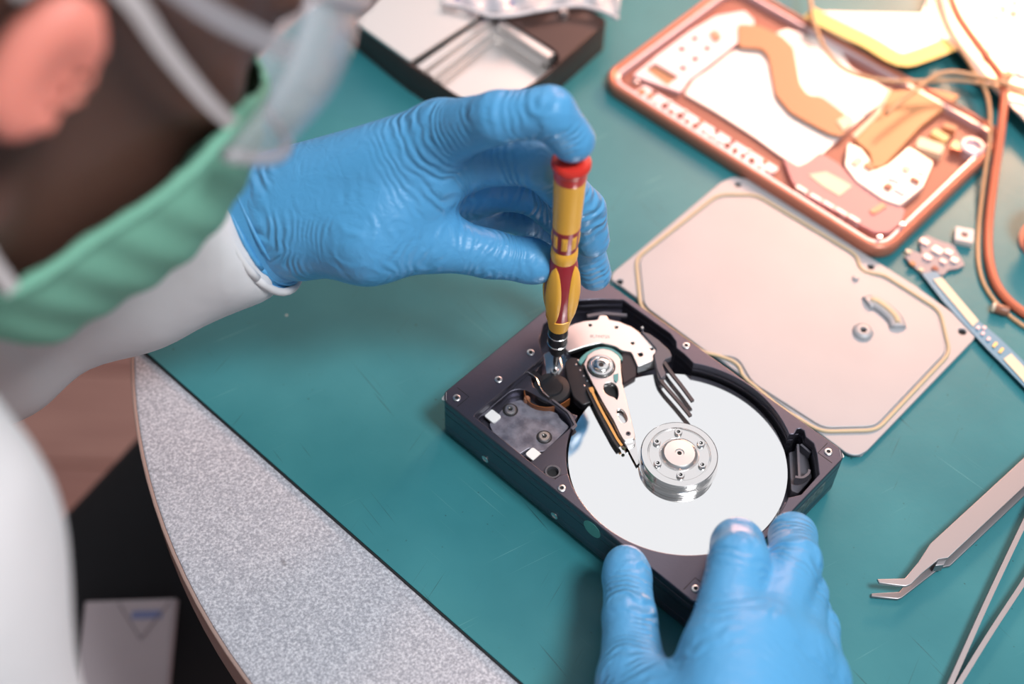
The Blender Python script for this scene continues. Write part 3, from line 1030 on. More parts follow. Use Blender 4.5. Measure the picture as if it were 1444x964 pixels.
# pressed curved slot and round dimple
sl = catmull([(1222, 428), (1232, 426), (1248, 436), (1262, 450), (1266, 462)], 5)
spath = [(*q, LZ + 0.0012) for q in PX(sl, LZ + 0.001)]
put('pressed_slot', tube(spath, 0.0042, 12, 0.45), lidm, lid, True)
put('slot_bead', tube([(x, y, z + 0.0016) for x, y, z in spath[3:-2]], 0.0014, 8, 0.6), gask, lid, True)
q = pix(1217, 467, LZ + 0.0015)
put('dimple', lathe([(0.0052, 0.0), (0.0046, 0.0014), (0.0026, 0.0022), (0.0016, 0.0020), (0.0015, 0)], 28, False), lidm, lid, 50).location = (q[0], q[1], LZ + 0.0008)
q = pix(1206, 394, LZ)
put('stud', lathe([(0.0018, 0), (0.0016, 0.0012), (0, 0.0016)], 14, False), lidm, lid, 50).location = (q[0], q[1], LZ + 0.0008)
for p, r in hole_px:
    q = pix(*p, 0.002)
    put('hole_floor', lathe([(0, 0), (r * 1.3 * mm, 0), (r * 1.3 * mm, 0.0002), (0, 0.0002)], 14), hole_black, lid).location = (q[0], q[1], 0.0012 if p[0] != 1217 else 0.0024)
# corner feet bent down to the mat
for p in ((868, 392), (1040, 255), (1368, 468), (1212, 634)):
    q = pix(*p, LZ)
    put('bent_foot', lathe([(0.0022, 0), (0.0024, 0.0013)], 14), lidm, lid).location = (q[0], q[1], 0)

# ------------------------------------------------------------------ tweezers
twm = mat('tweezer_steel', (0.38, 0.355, 0.365), 0.42, 0.75, bump=(700, 0.05, 0.0003))
tw = tag(empty('bent_tweezers', tuple(pix(1320, 790, 0))), 'flat steel tweezers with bent split tips, nearer the hard drive', 'tweezers')


def LOC(o, pts, z):
    return [(x - o.location.x, y - o.location.y) for x, y in PX(pts, z)]


za = 0.0085
ext = lambda p, q, t: (p[0] + (q[0] - p[0]) * t, p[1] + (q[1] - p[1]) * t)
top_far = ext((1312, 766), (1444, 645), 1.5)
bot_far = ext((1337, 786), (1444, 686), 1.62)
up_px = [(1237, 816), (1276, 815), (1295, 792), (1312, 766), top_far, bot_far, (1337, 786), (1324, 788), (1300, 808), (1285, 823), (1277, 826), (1240, 821.5)]
put('upper_arm', prism(LOC(tw, up_px, za), (), za - 0.0014, za, 0.0003), twm, tw, 35)
lo_px = [(1229, 836), (1268, 834), (1281, 819), (1298, 800), (1318, 778), ext((1318, 778), (1450, 655), 1.5), ext((1340, 797), (1450, 693), 1.62), (1340, 797), (1326, 800), (1303, 818), (1272, 842), (1266, 844), (1229, 840.5)]
put('lower_arm', prism(LOC(tw, lo_px, 0.0018), (), 0.0003, 0.0018, 0.0003), mat('tweezer_steel_shaded', (0.30, 0.285, 0.30), 0.4, 0.75), tw, 35)  # same steel in a darker colour, for the shade under the upper arm
put('guide_step', prism(LOC(tw, [(1322, 789), (1336, 787), (1330, 798), (1318, 799)], 0.006), (), 0.0018, 0.0071, 0.0003), MATS['tweezer_steel_shaded'], tw, 35)
je = [ext((1312, 766), (1444, 645), 1.42), top_far, bot_far, ext((1337, 786), (1444, 686), 1.53)]
put('joint_block', prism(LOC(tw, je, 0.006), (), 0.0018, 0.0071), twm, tw)

tw2 = tag(empty('slim_tweezers', tuple(pix(1345, 950, 0))), 'slim straight steel tweezers spread open at the lower right corner', 'tweezers')
for pts in ([(1318, 1012), (1340, 964), (1392, 848), (1444, 738), (1474, 678)], [(1320, 1016), (1352, 964), (1398, 890), (1444, 820), (1480, 762)]):
    path = [(x, y, 0.0037) for x, y in LOC(tw2, pts, 0.006)]
    path = [tuple(p) for p in catmull(path, 4)]
    put('arm', ribbon(path, 0.0021, 0.0068), twm, tw2)
q = LOC(tw2, [(1317, 1016)], 0.006)[0]
put('joint', prism(circ(*q, 0.004, 16), (), 0.0005, 0.0071), twm, tw2)

# ------------------------------------------------------------------ stripped tablet frame
TO = np.array([-0.0157, 0.2432]); TA = math.radians(-41.37)
ta_ = np.array([math.cos(TA), math.sin(TA)]); tb_ = np.array([-ta_[1], ta_[0]])
tab = tag(empty('tablet_frame', (TO[0], TO[1], 0), TA), 'stripped rose coloured tablet frame with bare electronics under the lamp', 'tablet')


def TL(pts, z):
    out = []
    for p in pts:
        w = pix(p[0], p[1], z)[:2] - TO
        out.append((w @ ta_, w @ tb_))
    return out


rose = mat('rose_frame', (0.55, 0.20, 0.13), 0.35, 0.3)
rose_dark = mat('rose_dark', (0.30, 0.10, 0.07), 0.5)
pale = mat('pale_plate', (0.78, 0.74, 0.72), 0.4, 0.3)
pinkb = mat('pink_board', (0.58, 0.26, 0.26), 0.5)
oflex = mat('orange_flex', (0.52, 0.24, 0.12), 0.5)
cream = mat('cream_chip', (0.80, 0.66, 0.48), 0.5)
lilac = mat('lilac_shield', (0.70, 0.56, 0.60), 0.35, 0.4)
TLN, TWD = 0.188, 0.122
fr = put('frame', prism(rrect(0, 0, TLN, TWD, 0.013, 8), [rrect(0.0042, 0.0042, TLN - 0.0042, TWD - 0.0042, 0.010, 8)], 0.0, 0.0085, 0.0022, 3), rose, tab, 40)
put('inner_lip', prism(rrect(0.0042, 0.0042, TLN - 0.0042, TWD - 0.0042, 0.010, 8), [rrect(0.0062, 0.0062, TLN - 0.0062, TWD - 0.0062, 0.008, 8)], 0.0, 0.0072, 0.0004), lilac, tab, 40)
put('back_plate', prism(rrect(0.006, 0.006, TLN - 0.006, TWD - 0.006, 0.008, 6), (), 0.0005, 0.0030), rose_dark, tab)
ZP = 0.0048
# large bright plate with a stepped outline
put('mid_plate', prism(round_poly(TL([(978, 112), (1000, 98), (1030, 74), (1060, 60), (1110, 40), (1180, 62), (1200, 95), (1260, 130), (1205, 175), (1150, 226), (1128, 236), (1100, 219), (1060, 190), (1010, 158), (965, 132)], ZP), 0.0015, 3), (), 0.003, ZP, 0.0003), pale, tab, 35)
# top strip with round openings
hol = [(979, 54), (961, 69), (997, 68), (980, 83), (963, 96)]
put('top_strip', prism(round_poly(TL([(892, 106), (930, 75), (975, 42), (1010, 22), (1050, 15), (1065, 30), (1040, 60), (1000, 92), (972, 112), (960, 130)], 0.006), 0.002, 3), [circ(*TL([p], 0.006)[0], 0.0020, 14) for p in hol] + [TL([(910, 97), (924, 89), (957, 108), (941, 120)], 0.006)], 0.003, 0.006, 0.0003), lilac, tab, 35)
put('camera_well', prism(TL([(910, 97), (924, 89), (957, 108), (941, 120)], 0.0052), (), 0.003, 0.0040), oflex, tab)
put('camera_lug', prism(round_poly(TL([(1000, 46), (1010, 42), (1018, 52), (1008, 58)], 0.007), 0.001, 3), (), 0.006, 0.0072), rose, tab, 35)
put('ribbon_flex', prism(round_poly(TL([(1040, 33), (1069, 35), (1103, 50), (1119, 66), (1128, 118), (1140, 134), (1158, 135), (1205, 170), (1188, 192), (1170, 188), (1140, 172), (1115, 158), (1094, 133), (1084, 80), (1075, 68), (1042, 66)], 0.0075), 0.003, 4), (), 0.0068, 0.0073), oflex, tab, 35)
put('ribbon_tip', prism(TL([(1180, 170), (1196, 160), (1206, 170), (1190, 184)], 0.0078), (), 0.0073, 0.0079), cream, tab)
put('shield_plate', prism(round_poly(TL([(1250, 128), (1310, 124), (1354, 134), (1300, 176), (1246, 234), (1232, 236), (1226, 214), (1205, 196), (1235, 165)], 0.007), 0.0012, 3), (), 0.003, 0.007, 0.0003), mat('apricot_shield', (0.55, 0.27, 0.12), 0.5), tab, 35)
put('shield_edge', ribbon([(*q, 0.0074) for q in TL([(1204, 194), (1236, 162), (1254, 126)], 0.007)], 0.0022, 0.0012), cream, tab)
put('corner_board', prism(round_poly(TL([(1104, 222), (1126, 234), (1140, 227), (1156, 214), (1184, 231), (1208, 258), (1245, 284), (1277, 294), (1271, 314), (1254, 327), (1233, 327), (1212, 316), (1141, 279), (1117, 256)], 0.006), 0.0015, 3), (), 0.003, 0.006, 0.0003), pinkb, tab, 35)
put('cream_label', prism(TL([(1140, 246), (1165, 242), (1190, 255), (1201, 262), (1184, 276), (1160, 262)], 0.0064), (), 0.006, 0.0064), cream, tab)
put('white_shield', prism(round_poly(TL([(1196, 200), (1214, 208), (1225, 222), (1232, 240), (1252, 232), (1282, 206), (1316, 228), (1302, 262), (1270, 288), (1246, 280), (1208, 254), (1192, 232)], 0.0075), 0.0015, 3), (), 0.003, 0.0072, 0.0003), pale, tab, 35)
put('red_jumper', prism(TL([(1226, 297), (1244, 286), (1250, 291), (1232, 302)], 0.0066), (), 0.006, 0.0068), rose, tab)
# many little components
random.seed(11)
chip_box = prism(rrect(-0.5, -0.5, 0.5, 0.5, 0.12, 2), (), 0, 1)
chip_ms = {}
for m_ in (pale, cream, lilac, rose_dark, oflex):
    chip_ms[m_.name] = m_


def chip(parent, s, t, z, sx, sy, h, m_, rz=0.0, name='chip'):
    me = chip_box.copy()
    o = put(name, me, m_, parent)
    o.location = (s, t, z)
    o.scale = (sx, sy, h)
    o.rotation_euler = (0, 0, rz)
    return o


# side strip along the near edge
put('side_strip', prism(rrect(0.020, 0.0075, 0.112, 0.0165, 0.001, 2), (), 0.003, 0.0045), lilac, tab)
for i in range(17):
    s = 0.023 + i * 0.0054
    chip(tab, s, 0.0105 + random.uniform(-0.001, 0.001), 0.0045, random.uniform(0.002, 0.0042), random.uniform(0.002, 0.004), random.uniform(0.0008, 0.0018), random.choice([pale, rose_dark, rose_dark, lilac, oflex]))
    if i % 2:
        chip(tab, s, 0.0150, 0.0045, 0.0024, 0.0016, 0.0012, random.choice([rose_dark, oflex, pale]))
# chips on the white shield and along the far edge of the corner
for p, sx, sy, m_ in (((1225, 235), 5, 4, oflex), ((1208, 228), 4, 6, cream), ((1262, 250), 6, 5, lilac), ((1278, 238), 4, 4, cream), ((1290, 255), 5, 3, rose_dark), ((1270, 268), 6, 4, lilac),
                      ((1252, 264), 4, 4, rose_dark), ((1300, 240), 4, 5, pale), ((1312, 205), 14, 8, cream), ((1326, 190), 9, 5, mat('soft_yellow', (0.75, 0.58, 0.25), 0.5)), ((1340, 178), 7, 4, oflex), ((1350, 205), 6, 6, rose)):
    q = TL([p], 0.0075)[0]
    chip(tab, q[0], q[1], 0.0072 if p[0] < 1310 else 0.003, sx * mm, sy * mm, (1.2 if p[0] < 1310 else 4.5) * mm, m_, random.choice([0, 0.3]))
for p in ((1130, 268), (1150, 280), (1168, 290), (1186, 300), (1204, 310)):
    q = TL([p], 0.006)[0]
    chip(tab, q[0], q[1], 0.003, 0.0065, 0.0022, 0.0042, random.choice([lilac, pale]), 0, 'edge_clip')
q = TL([(1372, 205)], 0.008)[0]
put('camera_ring', lathe([(0.0068, 0), (0.0068, 0.005), (0.006, 0.0056), (0.0046, 0.0056), (0.0042, 0.003), (0, 0.003)], 28, False), lilac, tab, 40).location = (*q, 0.003)
for p in ((1272, 318), (1240, 336), (897, 116)):
    q = TL([p], 0.008)[0]
    put('frame_screw', lathe([(0.0013, 0), (0.0013, 0.0006), (0.0006, 0.0007), (0.0005, 0.0003), (0, 0.0003)], 12, False), chrome, tab, 40).location = (*q, 0.0083)

# ------------------------------------------------------------------ loose circuit board beyond the tablet
lb_o = pix(1380, 60, 0)
lbd = tag(empty('circuit_board', (lb_o[0], lb_o[1], 0)), 'pale loose circuit board with yellow tape at the far right corner', 'circuit board')


def LB(pts, z):
    return [(x - lb_o[0], y - lb_o[1]) for x, y in PX(pts, z)]


put('board', prism(round_poly(LB([(1330, -60), (1560, -40), (1560, 120), (1470, 190), (1390, 110), (1345, 60), (1300, 20)], 0.012), 0.002, 3), (), 0.0096, 0.0112), pale, lbd, 35)
put('stand_off', lathe([(0.004, 0), (0.004, 0.0096)], 12), pale, lbd).location = (*LB([(1480, 20)], 0.004)[0], 0)
put('stand_off', lathe([(0.004, 0), (0.004, 0.0096)], 12), pale, lbd).location = (*LB([(1440, -30)], 0.004)[0], 0)
for k in range(26):
    p = (random.uniform(1340, 1450), random.uniform(-15, 120))
    if p[0] - 1330 < (p[1] - 10) * 0.75:
        continue
    q = LB([p], 0.012)[0]
    chip(lbd, q[0], q[1], 0.0112, random.uniform(0.002, 0.007), random.uniform(0.002, 0.006), random.uniform(0.0008, 0.0025), random.choice([pale, cream, oflex, lilac]), 0.8)
# yellow tape strip that reaches back over the tablet
tape = [(*LB([p], 0.0125)[0], 0.0128) for p in catmull([(1140, 18), (1180, 38), (1225, 60), (1268, 84), (1300, 78), (1340, 62)], 4)]
tape = [tuple(p) for p in tape]
put('yellow_tape', ribbon(tape, 0.011, 0.0004), mat('yellow_tape', (0.85, 0.62, 0.18), 0.5), lbd)
put('white_cover', prism(round_poly(LB([(1150, 16), (1310, 20), (1338, 52), (1300, 76), (1272, 80), (1230, 52), (1180, 30)], 0.0118), 0.001, 2), (), 0.0110, 0.0118), pale, lbd, 35)

# ------------------------------------------------------------------ wires
cop = mat('orange_wire', (0.62, 0.17, 0.09), 0.4)
cop2 = mat('tan_wire', (0.55, 0.33, 0.18), 0.4)


def wire(name, pts, r, m_, label, n=8):
    P = [pix(p[0], p[1], p[2]) for p in pts]
    c = P[len(P) // 2]
    o_ = (c[0], c[1], min(p[2] for p in P) - r)
    path = [tuple(np.array(q) - np.array(o_)) for q in catmull(P, n)]
    o = put(name, tube(path, r, 12), m_, None, True)
    o.location = o_
    return tag(o, label, 'wire')


wire('thin_wire', [(1141, -60, 0.016), (1143, 0, 0.016), (1150, 38, 0.016), (1166, 72, 0.016), (1192, 98, 0.016), (1235, 112, 0.016), (1290, 115, 0.016), (1350, 113, 0.016), (1400, 121, 0.015), (1460, 140, 0.014), (1520, 170, 0.010)], 0.0012, cop2, 'thin tan wire curving across the stripped tablet frame')
wire('thick_wire', [(1330, -40, 0.018), (1350, 20, 0.018), (1390, 78, 0.017), (1415, 118, 0.016), (1412, 180, 0.013), (1402, 250, 0.007), (1394, 320, 0.0024), (1396, 372, 0.0024), (1412, 412, 0.0024), (1450, 445, 0.0024), (1520, 480, 0.0024)], 0.0023, cop, 'thick coral wire looping down the right edge of the mat')
wire('thin_wire', [(1310, -40, 0.0165), (1328, 25, 0.0165), (1366, 86, 0.0162), (1392, 135, 0.0152), (1396, 190, 0.0118), (1388, 250, 0.006), (1380, 320, 0.0012), (1380, 374, 0.0012), (1395, 414, 0.0012), (1432, 452, 0.0012), (1500, 492, 0.0012)], 0.0011, cop2, 'thin tan wire running along the thick coral wire')
wire('crossing_wire', [(1250, 160, 0.0165), (1290, 128, 0.0165), (1330, 103, 0.0185), (1380, 108, 0.019), (1450, 128, 0.019), (1520, 150, 0.015)], 0.0013, cop2, 'short tan wire crossing the apricot plate inside the tablet')

# ------------------------------------------------------------------ small bits on the right
fb_o = pix(1320, 355, 0)
fb = tag(empty('flex_board', (fb_o[0], fb_o[1], 0)), 'small phone connector board on a long blue flex strip', 'circuit board')


def FB(pts, z):
    return [(x - fb_o[0], y - fb_o[1]) for x, y in PX(pts, z)]


bluef = mat('blue_flex', (0.14, 0.30, 0.42), 0.45)
greyf = mat('grey_board', (0.30, 0.27, 0.30), 0.45)
put('board', prism(round_poly(FB([(1276, 362), (1284, 352), (1300, 357), (1296, 338), (1307, 331), (1322, 338), (1345, 345), (1361, 373), (1352, 378), (1338, 380), (1330, 388), (1318, 384), (1312, 396), (1300, 386), (1290, 377)], 0.002), 0.0006, 2), (), 0.0006, 0.002, 0.0002), greyf, fb, 35)
put('flex_tail', prism(round_poly(FB([(1300, 386), (1320, 382), (1382, 454), (1408, 475), (1460, 525), (1490, 560), (1478, 576), (1444, 545), (1412, 512), (1392, 492), (1372, 470), (1330, 425)], 0.0032), 0.0008, 2), (), 0.0028, 0.0033), bluef, fb, 35)
put('stiffener', prism(FB([(1316, 394), (1328, 391), (1380, 452), (1372, 460)], 0.0038), (), 0.0033, 0.0039), cream, fb)
put('stiffener', prism(FB([(1415, 506), (1426, 498), (1470, 545), (1460, 556)], 0.0038), (), 0.0033, 0.0039), cream, fb)
for p, sx, sy, m_ in (((1322, 352), 5, 4, pale), ((1281, 354), 2.6, 2.2, cream), ((1299, 380), 2.2, 2, cream), ((1319, 378), 3, 2.4, rose_dark), ((1338, 355), 4, 3, lilac), ((1346, 366), 3.5, 3, pale), ((1308, 362), 4, 3, lilac), ((1330, 368), 3, 2, lilac), ((1287, 371), 3, 2.4, oflex), ((1304, 340), 4.5, 3, lilac)):
    q = FB([p], 0.003)[0]
    chip(fb, q[0], q[1], 0.002, sx * mm, sy * mm, 1.2 * mm, m_, -0.7)
for p in ((1403, 486), (1412, 494)):
    q = FB([p], 0.0038)[0]
    chip(fb, q[0], q[1], 0.0033, 0.0036, 0.0014, 0.0007, mat('gold_pad', (0.8, 0.6, 0.25), 0.3, 0.8), 0.9, 'gold_pad')
for p in ((1386, 470), (1394, 478), (1379, 462), (1388, 462)):
    q = FB([p], 0.0038)[0]
    chip(fb, q[0], q[1], 0.0033, 0.0022, 0.0015, 0.0008, lilac, 0.9)

nq = pix(1357, 338, 0)
nut = tag(empty('camera_module', (nq[0], nq[1], 0), math.radians(-12)), 'tiny square white module with a dark round hole, beside the flex board', 'module')
put('housing', prism(rrect(-0.0046, -0.0046, 0.0046, 0.0046, 0.0007, 3), [circ(0, 0, 0.0018, 18)], 0.0, 0.0042, 0.0003), mat('module_white', (0.80, 0.70, 0.66), 0.5), nut, 35)
put('lens', lathe([(0, 0.001), (0.0019, 0.001), (0.0019, 0.003), (0, 0.0028)], 18), rose_dark, nut, 40)

cq = pix(1409, 441, 0)
cp = tag(empty('capacitor', (cq[0], cq[1], 0.0026), math.radians(-20)), 'tiny brown capacitor touching the thick coral wire', 'capacitor')
cb = put('body', lathe([(0.0024, -0.004), (0.0026, -0.0036), (0.0026, 0.003), (0.0022, 0.004)], 20), mat('cap_brown', (0.30, 0.13, 0.08), 0.35), cp, 40)
cb.rotation_euler = (0, math.pi / 2, 0)
ce = put('end_cap', lathe([(0.00265, -0.0042), (0.00265, -0.0028), (0.0022, -0.0045), (0, -0.0045)], 20, False), mat('cap_cream', (0.75, 0.6, 0.45), 0.4), cp, 40)
ce.rotation_euler = (0, math.pi / 2, 0)

kq = pix(1482, 345, 0)
kn = tag(empty('solder_reel', (kq[0], kq[1], 0)), 'round salmon reel cut off by the right edge of the frame', 'reel')
put('flange', lathe([(0.0165, 0), (0.0165, 0.0018), (0.010, 0.0018)], 40), mat('salmon_plastic', (0.60, 0.22, 0.17), 0.4), kn, 40)
put('drum', lathe([(0.0135, 0.0018), (0.0135, 0.017)], 40), rose, kn, 40)
put('flange', lathe([(0.010, 0.017), (0.0165, 0.017), (0.0165, 0.019), (0.006, 0.019), (0.006, 0.017)], 40, False), MATS['salmon_plastic'], kn, 40)

# ------------------------------------------------------------------ second open drive case at the back
bx_o = pix(700, 60, 0)
box = tag(empty('metal_case', (bx_o[0], bx_o[1], 0)), 'open black case lined with a shiny metal tray behind the gloved hand', 'case')
BZ = 0.020


def BX(pts, z):
    return [(x - bx_o[0], y - bx_o[1]) for x, y in PX(pts, z)]


darkc = mat('dark_case', (0.06, 0.034, 0.030), 0.4, 0.2)  # brown tint is warm light put into the colour of the black case
# outline on the upper face: corners left, near, right, far
oc = [(566, 84), (700, 172), (778, 92), (856, 28), (740, -60), (700, -110), (500, -20)]
oc = [(572, 88), (690, 165), (782, 95), (857, 29), (790, -15), (660, -105), (470, 5)]
tray_px = [(584, 92), (640, 131), (690, 158), (740, 126), (770, 106), (788, 88), (787, 76), (776, 66), (700, 20), (680, 4), (640, -10), (560, 60)]
put('shell', prism(round_poly(BX(oc, BZ), 0.003, 3), [round_poly(BX(tray_px, BZ), 0.004, 4)], 0.004, BZ, 0.0006, 2), darkc, box, 35)
put('bottom', prism(round_poly(BX(oc, BZ), 0.003, 3), (), 0.0, 0.004), darkc, box)
tray = put('tray_floor', prism(round_poly(BX(tray_px, BZ), 0.004, 4), (), 0.004, 0.0085), mat('tray_metal', (0.80, 0.76, 0.74), 0.3, 0.8), box, 35)
for off, zz, w in (((0, 0), 0.0185, 0.0045), ((14, 9), 0.0155, 0.0045), ((27, 17), 0.0115, 0.0045)):
    P = BX([(592 + off[0], 96 + off[1]), (692 + off[0] * 0.6, 24 + off[1])], zz)
    put('tray_step', ribbon([(*q, zz - 0.003) for q in P], w, 0.006), MATS['tray_metal'], box)
for off, zz, w in (((0, 0), 0.0185, 0.0050), ((-12, 10), 0.0140, 0.0050)):
    P = BX([(706 + off[0], 30 + off[1]), (778 + off[0], 78 + off[1])], zz)
    put('tray_step', ribbon([(*q, zz - 0.003) for q in P], w, 0.006), MATS['tray_metal'], box)
put('upper_panel', prism(round_poly(BX([(578, 86), (676, 22), (664, -20), (600, -60), (500, 30)], 0.022), 0.002, 3), (), BZ, 0.022, 0.0004), MATS['tray_metal'], box, 35)
q = BX([(795, 22)], BZ)[0]
put('case_screw', lathe([(0.0026, 0), (0.0026, 0.002), (0.002, 0.003), (0.0009, 0.003), (0.0008, 0.0015), (0, 0.0015)], 20, False), satin, box, 40).location = (*q, BZ)

# clear bag with a blue print on top of the case
bg_o = pix(740, 5, 0.024)
bag = empty('plastic_bag', (bg_o[0], bg_o[1], 0.0225))
tag(bag, 'clear crumpled plastic bag with blue print on the open case', 'plastic bag')
bgm = mat('clear_film', (0.82, 0.80, 0.84), 0.18, alpha=0.55, spec=0.8)
bm = bmesh.new()
outl = [(640, -90), (636, 2), (668, 12), (690, 24), (720, 22), (760, 15), (812, 8), (860, 22), (900, 0), (880, -90)]
NX, NY = 30, 12
edge = catmull([(622, 4), (655, 10), (690, 22), (725, 21), (765, 14), (812, 8), (845, 14), (872, 26)], 6)
rows = []
for j in range(NY + 1):
    row = []
    for i, e in enumerate(edge):
        p = (e[0] + j * 1.0, e[1] - j * 9)
        zz = 0.024 + 0.0016 * math.sin(i * 0.9 + j * 0.7) + 0.0012 * math.sin(i * 0.37 - j * 1.3) + 0.0006 * j
        w = pix(p[0], p[1], zz)
        row.append(bm.verts.new((w[0] - bg_o[0], w[1] - bg_o[1], w[2] - 0.0225)))
    rows.append(row)
for a, b in zip(rows, rows[1:]):
    for i in range(len(a) - 1):
        bm.faces.new((a[i], a[i + 1], b[i + 1], b[i]))
film = put('film', bm, bgm, bag, True)
sol = film.modifiers.new('thickness', 'SOLIDIFY'); sol.thickness = 0.0002
put('folded_edge', tube([tuple(v) for v in [(pix(e[0], e[1], 0.0255) - np.array([bg_o[0], bg_o[1], 0.0225])) for e in edge]], 0.0011, 8), mat('film_edge', (0.75, 0.73, 0.76), 0.25, alpha=0.9), bag, True)
pts = [(640, 2), (662, 8), (716, 12), (728, -2), (726, -40), (640, -40)]
put('blue_print', prism([(x - bg_o[0], y - bg_o[1]) for x, y in PX(pts, 0.024)], (), 0.0005, 0.0012), mat('print_blue', (0.03, 0.05, 0.28), 0.4), bag)

oq = pix(852, -4, 0.0)
oc_ = tag(empty('orange_cap', (oq[0], oq[1], 0)), 'small orange cap at the top edge behind the open case', 'cap')
put('skirt', lathe([(0.0075, 0), (0.0078, 0.006), (0.0065, 0.0085), (0.004, 0.0085)], 28), mat('cap_orange', (0.85, 0.30, 0.05), 0.4), oc_, 40)
put('knob', lathe([(0.0045, 0.0085), (0.0045, 0.012), (0.003, 0.0135), (0, 0.0135)], 24, False), MATS['cap_orange'], oc_, 40)

# ------------------------------------------------------------------ the technician
def glove_material():
    m = mat('blue_nitrile', (0.092, 0.35, 0.645), 0.38, spec=0.45)
    nt = m.node_tree
    b = nt.nodes['Principled BSDF']
    al = nt.nodes.new('ShaderNodeAttribute'); al.attribute_name = 'along'
    wk = nt.nodes.new('ShaderNodeAttribute'); wk.attribute_name = 'wrk'
    tc = nt.nodes.new('ShaderNodeTexCoord')
    n = nt.nodes.new('ShaderNodeTexNoise')
    n.inputs['Scale'].default_value = 42
    n.inputs['Detail'].default_value = 2
    link(nt, tc.outputs['Object'], n.inputs['Vector'])
    ph = nt.nodes.new('ShaderNodeMath'); ph.operation = 'MULTIPLY_ADD'
    ph.inputs[1].default_value = 2 * math.pi / 0.0040
    nz = nt.nodes.new('ShaderNodeMath'); nz.operation = 'MULTIPLY'
    nz.inputs[1].default_value = 30
    link(nt, n.outputs['Fac'], nz.inputs[0])
    link(nt, al.outputs['Fac'], ph.inputs[0])
    link(nt, nz.outputs[0], ph.inputs[2])
    sn = nt.nodes.new('ShaderNodeMath'); sn.operation = 'SINE'
    link(nt, ph.outputs[0], sn.inputs[0])
    pw = nt.nodes.new('ShaderNodeMath'); pw.operation = 'MULTIPLY'
    link(nt, sn.outputs[0], pw.inputs[0])
    n3 = nt.nodes.new('ShaderNodeTexNoise')
    n3.inputs['Scale'].default_value = 75
    link(nt, tc.outputs['Object'], n3.inputs['Vector'])
    rg = nt.nodes.new('ShaderNodeMapRange')
    rg.inputs['From Min'].default_value = 0.38
    rg.inputs['From Max'].default_value = 0.66
    link(nt, n3.outputs['Fac'], rg.inputs['Value'])
    wm_ = nt.nodes.new('ShaderNodeMath'); wm_.operation = 'MULTIPLY'
    link(nt, wk.outputs['Fac'], wm_.inputs[0])
    link(nt, rg.outputs['Result'], wm_.inputs[1])
    link(nt, wm_.outputs[0], pw.inputs[1])
    n2 = nt.nodes.new('ShaderNodeTexNoise')
    n2.inputs['Scale'].default_value = 130
    n2.inputs['Detail'].default_value = 3
    n2.inputs['Distortion'].default_value = 1.2
    link(nt, tc.outputs['Object'], n2.inputs['Vector'])
    ad = nt.nodes.new('ShaderNodeMath'); ad.operation = 'MULTIPLY_ADD'
    ad.inputs[1].default_value = 0.9
    link(nt, n2.outputs['Fac'], ad.inputs[0])
    link(nt, pw.outputs[0], ad.inputs[2])
    bp = nt.nodes.new('ShaderNodeBump')
    bp.inputs['Strength'].default_value = 0.6
    bp.inputs['Distance'].default_value = 0.0011
    link(nt, ad.outputs[0], bp.inputs['Height'])
    link(nt, bp.outputs['Normal'], b.inputs['Normal'])
    return m


glove_m = glove_material()


def make_glove(name, palm, fingers, h=0.0015, kp=0.012, kf=0.006):
    """palm: list of (a, b, ra, rb, wrinkle at a, wrinkle at b); fingers: list of chains of (point, radius, wrinkle)"""
    segs = []
    for a, b, ra, rb, wa, wb in palm:
        segs.append((np.array(a), np.array(b), ra, rb, wa, wb, np.linalg.norm(np.array(a) - np.array(palm[0][0]))))
    chains = []
    for ch in fingers:
        cs = []
        L = np.linalg.norm(np.array(ch[0][0]) - np.array(palm[0][0]))
        for (a, ra, wa), (b, rb, wb) in zip(ch, ch[1:]):
            s = (np.array(a), np.array(b), ra, rb, wa, wb, L)
            L += np.linalg.norm(s[1] - s[0])
            segs.append(s)
            cs.append(s)
        chains.append(cs)

    def fn(P):
        d = None
        allf = None
        for s in segs[:len(palm)]:
            x = cap_sdf(P, *s[:4])
            d = x if d is None else smin(d, x, kp)
        for cs in chains:
            f = None
            for s in cs:
                x = cap_sdf(P, *s[:4])
                f = x if f is None else smin(f, x, 0.003)
            allf = f if allf is None else smin(allf, f, 0.0012)
        return smin(d, allf, kf)

    allp = np.array([s[0] for s in segs] + [s[1] for s in segs])
    lo_ = allp.min(0) - 0.034; hi_ = allp.max(0) + 0.034
    me = net_mesh(name, fn, lo_, hi_, h, 3)
    V = np.array([v.co[:] for v in me.vertices])
    DD, AA, WW = [], [], []
    for a, b, ra, rb, wa, wb, L in segs:
        ab = b - a
        t = np.clip((V - a) @ ab / (ab @ ab), 0, 1)
        ln = np.linalg.norm(ab)
        DD.append(np.linalg.norm(V - a - t[:, None] * ab, axis=1) - (ra + (rb - ra) * t))
        AA.append(L + t * ln)
        # folds gather near the joints
        WW.append(np.maximum(wa * np.exp(-(t * ln / 0.012) ** 2), wb * np.exp(-((1 - t) * ln / 0.012) ** 2)))
    DD = np.array(DD); W = np.exp(-(DD - DD.min(0)) / 0.0025)
    W /= W.sum(0)
    al = (W * np.array(AA)).sum(0)
    wk = (W * np.array(WW)).sum(0) + 0.06
    for nm, arr in (('along', al), ('wrk', wk)):
        at = me.attributes.new(nm, 'FLOAT', 'POINT')
        at.data.foreach_set('value', arr.astype(np.float32))
    return me


def Q(px, py, z):
    return pix(px, py, z)


person = None
